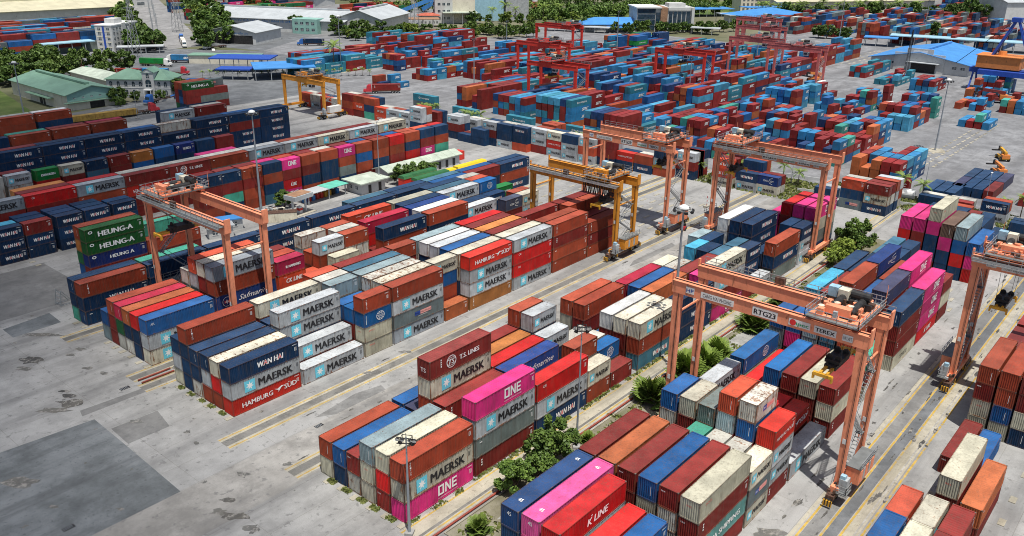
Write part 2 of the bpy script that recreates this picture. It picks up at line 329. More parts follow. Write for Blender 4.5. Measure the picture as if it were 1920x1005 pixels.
BLOCKS = r"""
A 0 2.68 left centre block
0 4 HS MA WH|TX RD MC|TX MA NV|WR NV NV|NV NV NV TT|CR MA NV
12.7 4 MA|RD MA|NV NV MA MA|NV NV WH|RB RB RB MC|RB RB NV
25.35 2 CR CR CO TT|RB RB CO|NV NV BL|RB LB LB LB|RB WR WR WR|RD OR OR RO
31.8 4 MG PO MA TT|RB MC MC MC|WR WR WR WR|LB LB LB LB|NV NV NV TL|RB RB RB RB
44.4 2 TO|RD TX BL MC|MA RB|MA RB|RB|RB RB RB TX
50.95 4 OT MA MA HS|NV NV MC MC|NV WR NV BL|NV NV WR MA|NV NV NV WT|RB RB WR LB
63.7 4 MA RD RD MA|RB RB WR MC|RB RB RB RB|RB RB OR OR|TX TX TX RB|RD RD RD RD
76.4 4 TX TX RB TT|TX RB TX TX|RB RB RB|RB RB RB RB|RB RB RB|RB
89.0 4 TX RB TT|RB RB RB||RB RB TX RB
89.0 2 ||TX RB TX TX
95.3 2 ||OR RB TX TX
B 23.7 2.72 left gantry block
0 4 MC MA AP|NV NV RD|WR NV TO|WR GN CN|RB RB TX|LB BL
12.7 4 RB RB SF TT MG|RB RB RB RB MC|GY GY GY MA RO|RB RB WR WR|NV NV
25.4 2 RB RB CK NA|RB RB TX RO|TX TX TX RB|RB TX
31.7 2 GY PO|RB RO
36.9 2 ||TX TX TX|RB RB LB WR
38.4 2 GN CR CR
36.9 2 |RB EV TX MA
43.2 2 |RB RB WR TX|WR WR WR WR|TX TX TX TX
50.9 4 RB RB TT WH|RB RB|RB RB RD CN||RB RB RB CK
63.7 4 NV NV WH TT|WR WR WR WT|NV NV NV SB|NV NV NV WH|WR WR WR CR
76.4 4 RB RB|MA MA MA|NV NV WH|RB RB MA MA|NV NV NV TL|NV NV NV NV
88.8 2 RB RB CM|NV|NV NV WH|NV NV WH CO|RB OR OR RO|WR WR WR WR
95.0 2 MA MA MC|TX TX TX||EV EV EV
BB 46.5 2.68 long blue row
0 4 NV WH TT|TQ NV NV
12.7 4 NV NV NV|TQ TQ TQ
25.2 4 WH WH WH
37.7 4 WH WH WH
50.4 4 WH WH WH|NV NV
62.9 4 NV WH NV|TL TL TL
75.4 4 WH NV NV|NV NV NV
88.0 4 NV NV BL|TL TL TL
100.6 4 NV NV RB|BL BL BL
113.2 4 WH TX WH|NV NV NV
H 66.5 2.68 apron stack
10.4 4 RB HB HA HA|BL GN OR TX
22.8 4 RB TT|RB TQ TQ
W1 88.3 2.59 short blue stacks
-5.0 2 WH WH WH|NV NV NV
1.2 2 WH WH WH|NV NV SK
7.3 2 NV WH RB|NV NV NV|NV NV NV
13.9 2 WH WH WH|NV NV NV|NV NV NV
20.1 2 WH WH WH|NV NV NV|NV NV NV
26.4 2 NV WH WH|NV NV NV
W3 83.6 2.68 wall behind kiosk
46.4 2 TX RB RB NV|TX TX RB RB
51.6 2 NV TQ RB NV|TX RB RB RB
57.7 2 TX TX RB TX|TX TX RB RB
63.6 2 TL NV TX NV|TX RB RB ON
69.5 2 ON KL RB ON|TX RB RB RO
75.7 2 TX NV RB TX|TX RB RB RB
81.9 2 TX NV NV TX|TX RB RB WR
88.1 2 NV GY TX ON|TX RB RB RB
94.3 2 RB TX BL TX|TX RB RB BL
100.5 2 RB NV TX TX|TX RB RB RB
106.7 2 RB RB TX RD|TX RB RB BL
112.9 2 NV RD NV TX|TX RB RB TX
119.1 2 BL ON RB NV|TX RB RB RO
125.3 2 NV TQ TX NV|TX RB RB RD
W2 98.5 2.68 mixed left row
0.5 4 RB RB RB MG
12.0 4 TX TX RB RD|TX TX TX RB|TX TX TX OR
23.5 4 RB RB TX MG|RB RB RB RD
35.0 4 RB RB HS RB|WR WR WR WR
46.5 4 RB RB RD TS|RB RB WR WR
58.0 4 RB GY GY TX|WR WR WR WR|RB RB RB ON
69.5 4 RD RD RD MG|TX TX TX WT
81.0 4 RD RD RD MA|RB RB RB TX
92.5 4 RB RB RB MC|RB RB RB RB
104.0 4 RB RB RB MA|RB RB RB RB
115.5 4 RB RB RB MC|WR WR WR WR
W4 118.5 2.68 short left row
9.5 2 RB RB WR WR|RB RB RB RB
15.9 2 RB RB WR MA|RB RB RB RB
22.4 2 NV NV RD EV
28.6 2 NV NV RB MC
34.8 2 NV NV TL NV
41.0 2 RB RB RB RB
47.2 2 NV NV BL OR
53.4 2 NV NV NV BL
59.6 2 NV NV NV HB
65.8 2 NV NV NV NV
72.0 2 RB RB RB RB
WW 133.0 2.60 tall blue wall
8.6 4 WH WH WH WH WH|NV NV NV NV NV
19.6 4 WH WH WH WH WH|NV NV NV NV RB
30.6 4 WH WH WH WH WH|NV NV NV NV NV
41.6 4 WH WH WH WH WH|NV NV NV NV NV
52.6 4 RB RB WH WH WH|NV NV NV NV BL
63.6 4 WH WH WH WH|NV NV NV NV WR
74.6 4 WH WH WH WH WH|NV NV NV NV NV
85.6 4 WH WH WH RB NV|NV NV NV NV BL
96.6 4 WH WH WH WH WH|NV NV NV NV NV
WR 161.0 2.65 red back row
22.0 4 NV NV NV WH
33.5 4 RB RB TX TX|TQ TQ TQ TQ
45.0 4 RB RB RB TX|RB RB RB RB
56.5 4 RB RB RB TX|RB RB RB CN
79.5 4 RB MA MA MA|NV NV NV NV
91.5 4 RB RB RB RB|TX TX TX WR
WO 188.0 2.65 rust back row
28.0 4 RB RB RB TX|WR WR WR WR
40.0 4 RB RB TX TX|WR WR WR WR
51.5 4 RB RB NV TX|WR WR WR WT
HH 206.0 2.62 apron back stack
113 4 NV RB RB HA|NV BL NV TX|GN RB RB TX
C -36.8 2.83 centre block
0 4 ON MC TT|RB RD CR|MC CR LB|WR RB|NV BL|CR TX
12.7 4 RB GY MA ON|RB RB|RB RB RB|RB RB TX MC TS|NV NP|NV BL
25.4 4 WH MA RD|RB RB|NV NV SF|RB RB RD|RB RB OR|RB RB RB
37.8 2 TX MC|WR WR TX|OR|MA NV MA|NV NV NV MA|RB RB RB TX
44.2 2 RB|WR CO|RB WR|WR WR|RB|BL
51.9 4 HT TT MC|RB RB MC|RB RB WT|BL|CR RB TT|WR CR TX
64.5 4 WH WH WH|NV NV|TX TX TO|BL BL BL|CN CN CN
76.9 4 ON RB MA MC|RB RB ON|RB RB RB
77.0 2 |||WR WR WR|CR CR CR
89.4 2 RB|WH WH|TL TL TL|NV NV NV|SK SK SK
95.8 2 MA|WH WH WH|TL TL TL||NV NV NV|NV WH LB
103.0 4 GY WH TX|NV NV|WH WH WH WH|NV NV NV WH|WT WT WT WT
116.2 2 MA MA WH|TX TX NV||NV|NV NV NV|NV NV NV
122.6 4 NV GY CR ON|GY GY GY ON|RB RB RB RD|ON ON ON
D -68.4 2.70 right centre block
0 5 ||||ON ON ON OF|NV NV NV NF
0 4 NV NV|RB RB BL|RB RB RD|RB RB MA KL
13.95 4 RB CS RB CR|WR WR WR RB|CR CR CR BL|RB RB RB RB|TO TO TO TO|RB RB RB RB
26.6 2 MC PO MC|WR WR WR|WR WR WR|RB TQ TQ
32.6 2 RB MA MA HS|RB RB RD BL PN|RB RD RD LB RO|RB WR WR GY|RB WR RB MC|WR WR WR BL
39.4 4 MA|RB HS|RB RD|RD||WR MA MA
52.9 4 RB CR RB|RB RB CR|RB RB RB|RB GY CO|RB RD|CR CR CO
66.5 2 CR RB TQ|RB RB RB TX|RB RB TL TL|RB RB LB LB|RB RB ON BL|RB LB LB BL
79.9 4 CZ RB RB NV|NV NV RB RB NP|RB RB RB BL|RB RB RB RB TX|RB RB RB RB|NV NV NV SK
92.6 4 KL ON ON ON|RB RB RB ON ON|RB RB RB TX|NV NV NV NV SB|NV NV NV NV|NV NV NV NV
105.3 2 RB CR RB|RB RB RB||NV NV NV NV|TL TL TL TL
111.6 2 |||NV NV NV NV|TL TL TL TL
DD -68.4 2.90 far pink block
130.5 4 RD ON BL|NV RD BL LB|NV NV ON MT|RB NV NV ON CR|RB RB RB ON|RB NV RD ON
143.5 4 NV NV|RB NV NV|RB RB RB|RB NV NV|NV NV NV|NV NV NV
E -98.85 2.70 right edge block
24.2 2 |||RB RB RB|RB RB CR|RB RB BL
30.4 2 |||RB RB RB|RB RB MC|RB RB RO
41.4 4 |||RB TO|RB RB CR
54.0 4 ||||BL|
55.2 4 |||||RB
69.0 4 |||NV CR RB RB|CR BL TX TT|CR CR RB TX
81.7 4 |||RB RB RB|RB RB RB|RB RB RB
95.0 4 ||||RB RB|RB RB RB
"""
# short stacks standing across the yard road, long side to the camera: distance, left edge, stack
ROW = """
151 186 CK RO;151 179.6 MA WR;151 173.2 CK CK;151.4 167 CK WR;151.6 160.8 RB TX RB;152 154.6 RB CK TX;152 148.4 TQ NV TX
151.6 142.2 CK CK;151.8 136 MA MA;152 129.8 MA MA;152 123.6 NV MA MA;160 123.6 RB RB
151 104 NV RB MA;160 104.5 WR MA;150 98 NV;150 91.8 NV NV;152.5 89 NV RB MA;152.5 82.6 MA NV NV;153 76.2 RO NV WH;155 70 RB MA MA;163 72 MA NV TX
155 63.6 MA HS MC;154.5 57.4 MA MA NV;155 51.2 MA RO MA;156.5 45 WH RB RB;157.5 38.6 NV HS;157.6 32.3 WH TX;158.2 26 TX MA NV;161 20 NV RB MA;164 20 WH RB HS
160.9 8.2 MC CK CK;161.6 1 MA WH;165 1 NV MA NV;162 -5 MC SB;170.6 -18.1 NV;165.1 -27 PO NV RO;164.6 -33.3 WH MC RB;171 -33.3 WH MA TX;182.5 -42 NV;183 -49 RB;176 -50 WH;178.3 -58 MA WH;173 -66 NV
"""
CONT = []      # x, y, z, length, height, code, label, block phrase, rotated, row, stack, tier, stack height
LEN = {'4': 12.19, '2': 6.06, '5': 13.70}
cr = random.Random(11)
for ln in BLOCKS.strip().split('\n'):
    if ln[0].isalpha():
        bn, y0, hh, phrase = ln.split(None, 3); y0 = float(y0); hh = float(hh); continue
    x, s, rest = (ln.split(None, 2)+[''])[:3]
    x = float(x); L = LEN[s]
    if bn in ('W1', 'W2', 'W3', 'W4'): L *= 0.93
    if bn in ('WW', 'WR', 'WO'): L *= 0.885
    for r, st in enumerate(rest.split('|')):
        codes = st.split(); jx = cr.uniform(-.07, .07)
        for t, cd_ in enumerate(codes):
            CONT.append([x+jx+cr.uniform(-.03, .03), y0+2.76*r+cr.uniform(-.03, .03), t*hh, L, hh-.012, cd_, bn, phrase, 0, r, x, t, len(codes)])
for e in ROW.replace('\n', ';').split(';'):
    if not e.strip(): continue
    x, y, codes = e.split(None, 2); codes = codes.split()
    for t, cd_ in enumerate(codes):
        CONT.append([float(x)+cr.uniform(-.05, .05), float(y), t*2.62, 6.06, 2.6, cd_, 'R', 'the row of short stacks across the yard road', 1, 0, -float(y), t, len(codes)])
        if len(codes) > 1 or t == 0:
            c2 = cr.choice(['RB','NV','WR','TX','MA'])
            CONT.append([float(x)+2.75, float(y), t*2.62, 6.06, 2.6, c2, 'R', 'the row of short stacks across the yard road', 1, 1, -float(y), t, len(codes)])
# ---------------------------------------------------------------- markings on the long side
EPS = 0.012
def side(x, z): return (x, -EPS, z)
def endf(y, z): return (-EPS, 2.44-y, z)
def rect(mb, fr, x0, x1, z0, z1, m, e=0.0):
    mb.face([Vector(fr(x0,z0))+Vector((0,-e,0)), Vector(fr(x1,z0))+Vector((0,-e,0)), Vector(fr(x1,z1))+Vector((0,-e,0)), Vector(fr(x0,z1))+Vector((0,-e,0))], m)
def star(mb, fr, cx, cz, r, m, pts=7):
    c = fr(cx, cz); vs = [c]
    for i in range(pts*2):
        a = math.pi*i/pts+math.pi/2; q = r if i % 2 == 0 else r*0.42
        vs.append(fr(cx+q*math.cos(a), cz+q*math.sin(a)))
    vs = [tuple(Vector(v)+Vector((0, -0.004, 0))) for v in vs]
    mb.raw(vs, [(0, i+1, (i+1) % (2*pts)+1) for i in range(2*pts)], m)
def ring(mb, fr, cx, cz, r0, r1, m, n=20, sx=1.0):
    vs = []
    for i in range(n):
        a = 2*math.pi*i/n
        vs += [fr(cx+sx*r0*math.cos(a), cz+r0*math.sin(a)), fr(cx+sx*r1*math.cos(a), cz+r1*math.sin(a))]
    mb.raw(vs, [(2*i, 2*i+1, (2*i+3) % (2*n), (2*i+2) % (2*n)) for i in range(n)], m)
def ids(mb, L, m):
    """the row of small code marks at the right-hand end"""
    for k in range(5): rect(mb, side, L-1.15+.17*k, L-1.06+.17*k, 2.15, 2.28, m)
    for k in range(4): rect(mb, side, L-.85, L-.42, 1.72-.16*k, 1.78-.16*k, m)
def markings(key, L, full=True):
    """-> list of (part name, MB); container 2.6 high, 2.44 wide, near end at x=0"""
    out = []; big = L > 8; M = MB()
    T = lambda s, a, b, zc, h, m=WHITE, eps=0, **k: put_text(M, s, a*L, b*L, zc, h, (lambda x, z: (x, -EPS-eps, z)), m, **k)
    if key == 'ms':
        S = MB(); q = 0.90 if big else 0.55; cx = .25*L if big else .19*L
        rect(S, side, cx-q, cx+q, 1.3-q, 1.3+q, STAR); star(S, side, cx, 1.3, q*.78, WHITE)
        out.append(('emblem', S))
        T('MAERSK', *((.37, .88) if big else (.34, .90)), 1.3, 1.22 if big else .72, BLACK, bold=.11)
        if full: ids(M, L, BLACK)
    elif key == 'wh':
        T('WAN HAI', *((.385, .765) if big else (.21, .81)), 1.35, .90 if big else .80, WHITE, bold=.10, shear=.12); T('WAN HAI', *((.39, .76) if big else (.22, .80)), 1.36, .76 if big else .70, [WHITE, REDW], bold=.03, cols=[0,1,0,0,0,1,0], shear=.12, eps=.006)
        if full: ids(M, L, WHITE)
    elif key == 'hs':
        if big:
            T('HAMBURG', .13, .57, 1.2, .80, bold=.05); T('SÜD', .74, .93, 1.3, .80, bold=.05)
            pts = [(.59,1.62),(.64,1.42),(.70,1.72),(.745,1.6),(.70,1.45),(.665,1.05),(.645,.85),(.655,1.15)]
            M.face([side(a*L, z) for a, z in pts], WHITE)
        else:
            T('HAMBURG', .10, .55, 1.3, .5); T('SÜD', .72, .92, 1.3, .5)
            M.face([side(a*L, z) for a, z in [(.57,1.6),(.63,1.4),(.71,1.65),(.66,1.3),(.64,1.0),(.62,1.25)]], WHITE)
        if full: ids(M, L, WHITE)
    elif key == 'on':
        x0, x1 = (.46, .75) if big else (.33, .80); w = (x1-x0)*L
        h2 = 1.36 if big else 1.15; a0 = x0*L; q = w/3.35; zb = 1.5-h2/2; k = h2*.20
        def bar_(xa, xb, za, zb_): rect(M, side, a0+xa*q, a0+xb*q, zb+za*h2, zb+zb_*h2, WHITE)
        bar_(0, .26, 0, 1); bar_(.74, 1.0, .0, 1); bar_(.26, .74, .82, 1); bar_(.26, .74, 0, .18)
        bar_(1.18, 1.42, 0, 1); bar_(1.94, 2.18, 0, 1); M.face([side(a0+1.42*q, zb+h2), side(a0+1.42*q, zb+h2*.66), side(a0+1.94*q, zb), side(a0+1.94*q, zb+h2*.34)], WHITE)
        bar_(2.36, 2.6, 0, 1); bar_(2.6, 3.2, .82, 1); bar_(2.6, 3.14, .41, .59); bar_(2.6, 3.2, 0, .18)
        if full: T('OCEAN NETWORK EXPRESS', x0, x1, .48, .17, bold=.01)
        if full: ids(M, L, WHITE)
    elif key == 'ck':
        T('CK LINE', *((.36, .79) if big else (.26, .86)), 1.35, 1.05 if big else .8, bold=.09, shear=.18)
        T('CK LINE', .18, .30, 2.05, .16)
    elif key in ('ha', 'hb'):
        T('HEUNG-A' if key == 'ha' else 'HEUNG A', *((.22, .82) if key == 'ha' else (.36, .78)), 1.35, 1.05 if key == 'ha' else .72, bold=.12)
        ring(M, side, .10*L, 1.95, .16, .30, WHITE, 16, 1.5); ids(M, L, WHITE)
    elif key == 'ev':
        T('EVERGREEN', .24, .84, 1.3, .55, bold=.10)
    elif key == 'co':
        c, r = (.62*L, .85) if big else (.58*L, .78)
        ring(M, side, c, 1.35, r-.07, r, WHITE, 24, 1.15); ring(M, side, c, 1.35, r-.09, r, WHITE, 20, .5)
        for dz in (.42, -.42): rect(M, side, c-.8*r, c+.8*r, 1.32+dz, 1.38+dz, WHITE)
        put_text(M, 'COSCO', c-r*1.1, c+r*1.1, 1.35, .42, side, WHITE, bold=.04)
        for k in range(8): rect(M, side, .06*L, .06*L+.12, 2.0-.2*k, 2.13-.2*k, WHITE)
    elif key == 'cm':
        T('CMA CGM', .42 if big else .28, .78, 1.3, .52, bold=.04, shear=.1)
        for k, z in ((0, 1.95), (1, .62)):
            n = 8; pts = []
            for i in range(n+1):
                t = i/n; pts.append((.58*L+(t*.16*L), z+(1 if k == 0 else -1)*.35*math.sin(t*1.6)*(1 if k == 0 else 1)-(.2 if k == 0 else -.2)))
            for a, b in zip(pts[:-1], pts[1:]): M.face([side(*a), side(*b), side(b[0], b[1]+.10), side(a[0], a[1]+.10)], WHITE)
    elif key == 'sf':
        T('Safmarine', .36, .90, 1.30, .95, bold=-.002, shear=.45)
        ring(M, side, .17*L, 1.3, .78, .86, WHITE, 24); rect(M, side, .17*L-.5, .17*L+.5, 1.05, 1.5, REDL)
        star(M, side, .17*L, 1.28, .45, WHITE, 4)
    elif key == 'ts':
        c = .34*L; ring(M, side, c, 1.4, .76, .86, WHITE, 24, 1.1); ring(M, side, c, 1.4, .50, .56, WHITE, 24, 1.6)
        put_text(M, 'TS', c-.6, c+.6, 1.4, .72, side, WHITE, bold=.06, shear=.2)
        T('T.S. LINES', .47, .80, 1.4, .66, bold=.10)
        for k in range(4): rect(M, side, .17*L, .17*L+.2, 2.1-.3*k, 2.3-.3*k, WHITE)
        put_text(M, 'TS', .7, 1.7, 1.3, .6, endf, WHITE, bold=.05)
    elif key == 'na':
        T('NAMSUNG', .40, .84, 1.25, .5, bold=.10, shear=.1); rect(M, side, .30*L, .36*L, 1.02, 1.48, WHITE); rect(M, side, .315*L, .345*L, 1.2, 1.3, REDL, .003)
    elif key == 'cs':
        T('CHINA SHIPPING', .08, .86, 1.3, .76, bold=.08)
    elif key == 'kl':
        T('K LINE', .40, .72, 1.25, .9, bold=.08, shear=.15); put_text(M, "''", .455*L, .475*L, 1.7, .5, side, WHITE)
    elif key == 'cz':
        T('COSCO', .30, .62, 1.3, .75, BLACK, bold=.04, spacing=1.35)
    elif key == 'po':
        x0 = .40*L if big else .30*L; w = .33*L if big else .52*L
        rect(M, side, x0, x0+w*.32, 1.05, 1.75, BLUEL); put_text(M, 'P&O', x0+w*.03, x0+w*.29, 1.4, .38, side, WHITE, bold=.04)
        rect(M, side, x0+w*.34, x0+w, 1.05, 1.75, PINKL); put_text(M, 'Nedlloyd', x0+w*.37, x0+w*.97, 1.38, .34, side, REDL, bold=.05)
        if full and big: put_text(M, 'CONTAINERS', x0+.2*w, x0+.8*w, .82, .16, side, WHITE)
    elif key == 'ap':
        T('APL', .05, .11, 1.75, .42, bold=.04, shear=.15); ids(M, L, WHITE)
    elif key == '45':
        put_text(M, '45', .9, 1.5, 1.9, .5, endf, WHITE, bold=.03)
        for cx in (1.6, L-1.9):
            vs, fs, ms = text_geo('45', 1.0, 0, .03); n = len(M.v)
            M.v += [(cx+y*.5, 1.45-x*.42, 2.6+.012) for x, y in vs]
            for f in fs: M.f.append(tuple(i+n for i in f)); M.m.append(M.mi(WHITE))
    elif key == 'oo':
        T('OOCL', *((.10, .22) if big else (.16, .36)), 1.9, .28, REDL, bold=.05, shear=.15)
        put_text(M, 'OOCL', .75, 1.45, 1.75, .22, endf, REDL, bold=.05, shear=.15)
    elif key == 'tr':
        for k, ch in enumerate('TRITON'): put_text(M, ch, .085*L if big else .12*L, (.085*L if big else .12*L)+.24, 2.2-.29*k, .22, side, WHITE, bold=.03)
        ids(M, L, WHITE)
    elif key == 'tx':
        put_text(M, 'tex', .25, .85, 2.1, .26, endf, WHITE, bold=.05); ids(M, L, WHITE)
        for k in range(3): rect(M, side, .09*L, .09*L+.22, 1.9-.35*k, 2.12-.35*k, WHITE)
    elif key == 'ci':
        T('CAI', *((.12, .18) if big else (.12, .26)), 1.9, .40, bold=.05); ids(M, L, WHITE)
    elif key == 'si':
        T('SITC', *((.52, .86) if big else (.42, .90)), 1.28, 1.08 if big else 1.0, bold=.22, shear=.35)
    elif key == 'hj':
        ring(M, side, .30*L, 1.3, .22, .42, WHITE, 14); T('HANJIN', .36, .74, 1.3, .62, bold=.10)
    elif key == 'id':
        ids(M, L, WHITE); rect(M, side, .06*L, .06*L+.5, 1.95, 2.08, WHITE)
        rect(M, endf, 1.72, 1.77, .7, 1.9, WHITE)
    if M.f: out.append(('lettering', M))
    return out
MARK_CACHE = {}
def mark_meshes(key, L):
    k = (key, round(L, 1))
    if k not in MARK_CACHE:
        MARK_CACHE[k] = [(n, m.mesh(n)) for n, m in markings(key, L)] if key else []
    return MARK_CACHE[k]
# ---------------------------------------------------------------- the corrugated box
W_, H_ = 2.44, 2.6
CASTING = mat('corner_casting', (0.11, 0.085, 0.07), 0.7, var=.4, scale=2.0)
def corr(mb, fr, a0, a1, z0, z1, per, dep, m, base=0.012):
    """vertical trapezoid corrugation from a0 to a1; fr(along, depth, z)"""
    n = max(1, round((a1-a0)/per)); p = (a1-a0)/n; pr = []
    for i in range(n):
        s = a0+i*p
        pr += [(s, base), (s+p*.34, base), (s+p*.5, base+dep), (s+p*.84, base+dep)]
    pr.append((a1, base)); vs = []
    for a, d in pr: vs += [fr(a, d, z0), fr(a, d, z1)]
    mb.raw(vs, [(2*i, 2*i+2, 2*i+3, 2*i+1) for i in range(len(pr)-1)], m)
def cont_meshes(L):
    B = MB(); Rf = MB(); Fp = MB(); D1 = MB(); D2 = MB(); P = PAINT; F_ = PAINT_FRAME
    for x in (0, L-.13):
        for y in (0, W_-.13): B.box(x, x+.13, y, y+.13, 0, H_, F_)
    for y in (0, W_-.07):
        B.box(.13, L-.13, y, y+.07, H_-.085, H_-.004, F_); B.box(.13, L-.13, y, y+.07, 0, .15, F_)
    for x in (-.004, L-.174):
        for y in (-.004, W_-.158):
            for z in (-.0, H_-.118): B.box(x, x+.178, y, y+.162, z, z+.12, CASTING)
    for x in (0, L-.10):
        B.box(x, x+.10, .13, W_-.13, H_-.10, H_-.004, F_); B.box(x, x+.10, .13, W_-.13, 0, .14, F_)
    corr(B, lambda a, d, z: (a, d, z), .13, L-.13, .15, H_-.085, .278, .07, P)
    corr(B, lambda a, d, z: (L-a, W_-d, z), .13, L-.13, .15, H_-.085, .278, .07, P)
    B.box(.1, L-.1, .07, W_-.07, .08, .16, P)
    n = max(2, round((L-.2)/.42)); p = (L-.2)/n; pr = []                 # roof: shallow ribs across
    for i in range(n):
        s = .10+i*p; pr += [(s, 0), (s+p*.3, 0), (s+p*.42, -.035), (s+p*.88, -.035)]
    pr.append((L-.10, 0)); vs = []
    for a, d in pr: vs += [(a, .07, H_-.012+d), (a, W_-.07, H_-.012+d)]
    Rf.raw(vs, [(2*i, 2*i+2, 2*i+3, 2*i+1) for i in range(len(pr)-1)], P)
    for x in (.02, L-.22): Rf.box(x, x+.20, .16, W_-.16, H_-.03, H_-.001, P)
    corr(Fp, lambda a, d, z: (d, W_-a, z), .13, W_-.13, .14, H_-.10, .27, .07, P)
    for D, y0, y1 in ((D1, .17, W_/2-.01), (D2, W_/2+.01, W_-.17)):
        D.box(L-.07, L-.035, y0, y1, .16, H_-.12, P)
        for q in (.28, .72): D.tube((L-.012, y0+(y1-y0)*q, .12), (L-.012, y0+(y1-y0)*q, H_-.10), .018, n=5, mat=STEEL)
        for z in (.55, 1.25, 1.95): D.box(L-.035, L-.02, y0+.03, y1-.03, z, z+.09, P)
    return [m.mesh(n) for n, m in (('shipping_container', B), ('roof', Rf), ('front_panel', Fp), ('door', D1), ('door', D2))]
BODY = {}
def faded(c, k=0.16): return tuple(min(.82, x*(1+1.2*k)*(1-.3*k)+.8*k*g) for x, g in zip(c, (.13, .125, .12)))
ORD = ['first','second','third','fourth','fifth','sixth','seventh','eighth','ninth','tenth','eleventh','twelfth','thirteenth','fourteenth','fifteenth']
def cont_label(c, stacks):
    col = LIV[c[5]][5]; lw = LETTER_WORDS.get(LIV[c[5]][4], '')
    size = 'long' if c[3] > 8 else 'short'
    tier = 'top' if c[11] == c[12]-1 else ('bottom' if c[11] == 0 else ORD[c[11]]+' up')
    k = stacks.index(c[10]); row = ORD[c[9]]
    kw = ORD[min(k, len(ORD)-1)]; at = f"{tier} in {kw} stack" if c[12] > 1 else f"alone at {kw} place"
    loc = f"{at}, {row} row, {c[7]}" if c[6] not in ('R', 'F') and c[7].count(' ') > 0 else c[7]
    if c[6] == 'R': loc = f"{tier} in {ORD[k] if k < 15 else 'stack '+str(k+1)} stack{' behind' if c[9] else ''}, row across the yard road"
    if c[6][0] == 'F': loc = f"{tier} in {ORD[k]} stack, {row} row, low stacks beyond the palms"
    for head in (f"{col} {size} container with {lw}", f"{col} container with {lw}", f"{col} {size} container"):
        if (lw or ' with ' not in head) and len((head+' '+loc).split()) <= 16: break
    return f"{head}, {loc}"
def make_container(c, label, group):
    L = c[3]; base = min(LEN.values(), key=lambda q: abs(q-L)) if L > 6.5 else 6.06
    if base not in BODY: BODY[base] = cont_meshes(base)
    r, g, b, ru, key, _ = LIV[c[5]]
    jit = [cr.uniform(.72, 1.06) for _ in range(1)][0]
    colr = tuple(min(1, x*jit) for x in (r, g, b)); ru = max(0, min(1, ru*cr.uniform(.5, 1.25)))
    o = link('shipping_container', BODY[base][0], None, (c[0], c[1], c[2]), (0, 0, R(-90) if c[8] else 0), (L/base, 1, c[4]/H_))
    o.color = (*colr, ru)
    tag(o, label, 'container', group)
    for nm, me in zip(('roof', 'front_panel', 'door', 'door'), BODY[base][1:]):
        p = link(nm, me, o)
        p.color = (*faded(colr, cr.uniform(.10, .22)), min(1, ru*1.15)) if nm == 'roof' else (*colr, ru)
    dx, dz = cr.uniform(-.14, .14), cr.uniform(-.06, .06)
    for nm, me in mark_meshes(key, base): link(nm, me, o, (dx, 0, dz) if key not in ('45', 'tx', 'oo', 'id') else None)
    return o
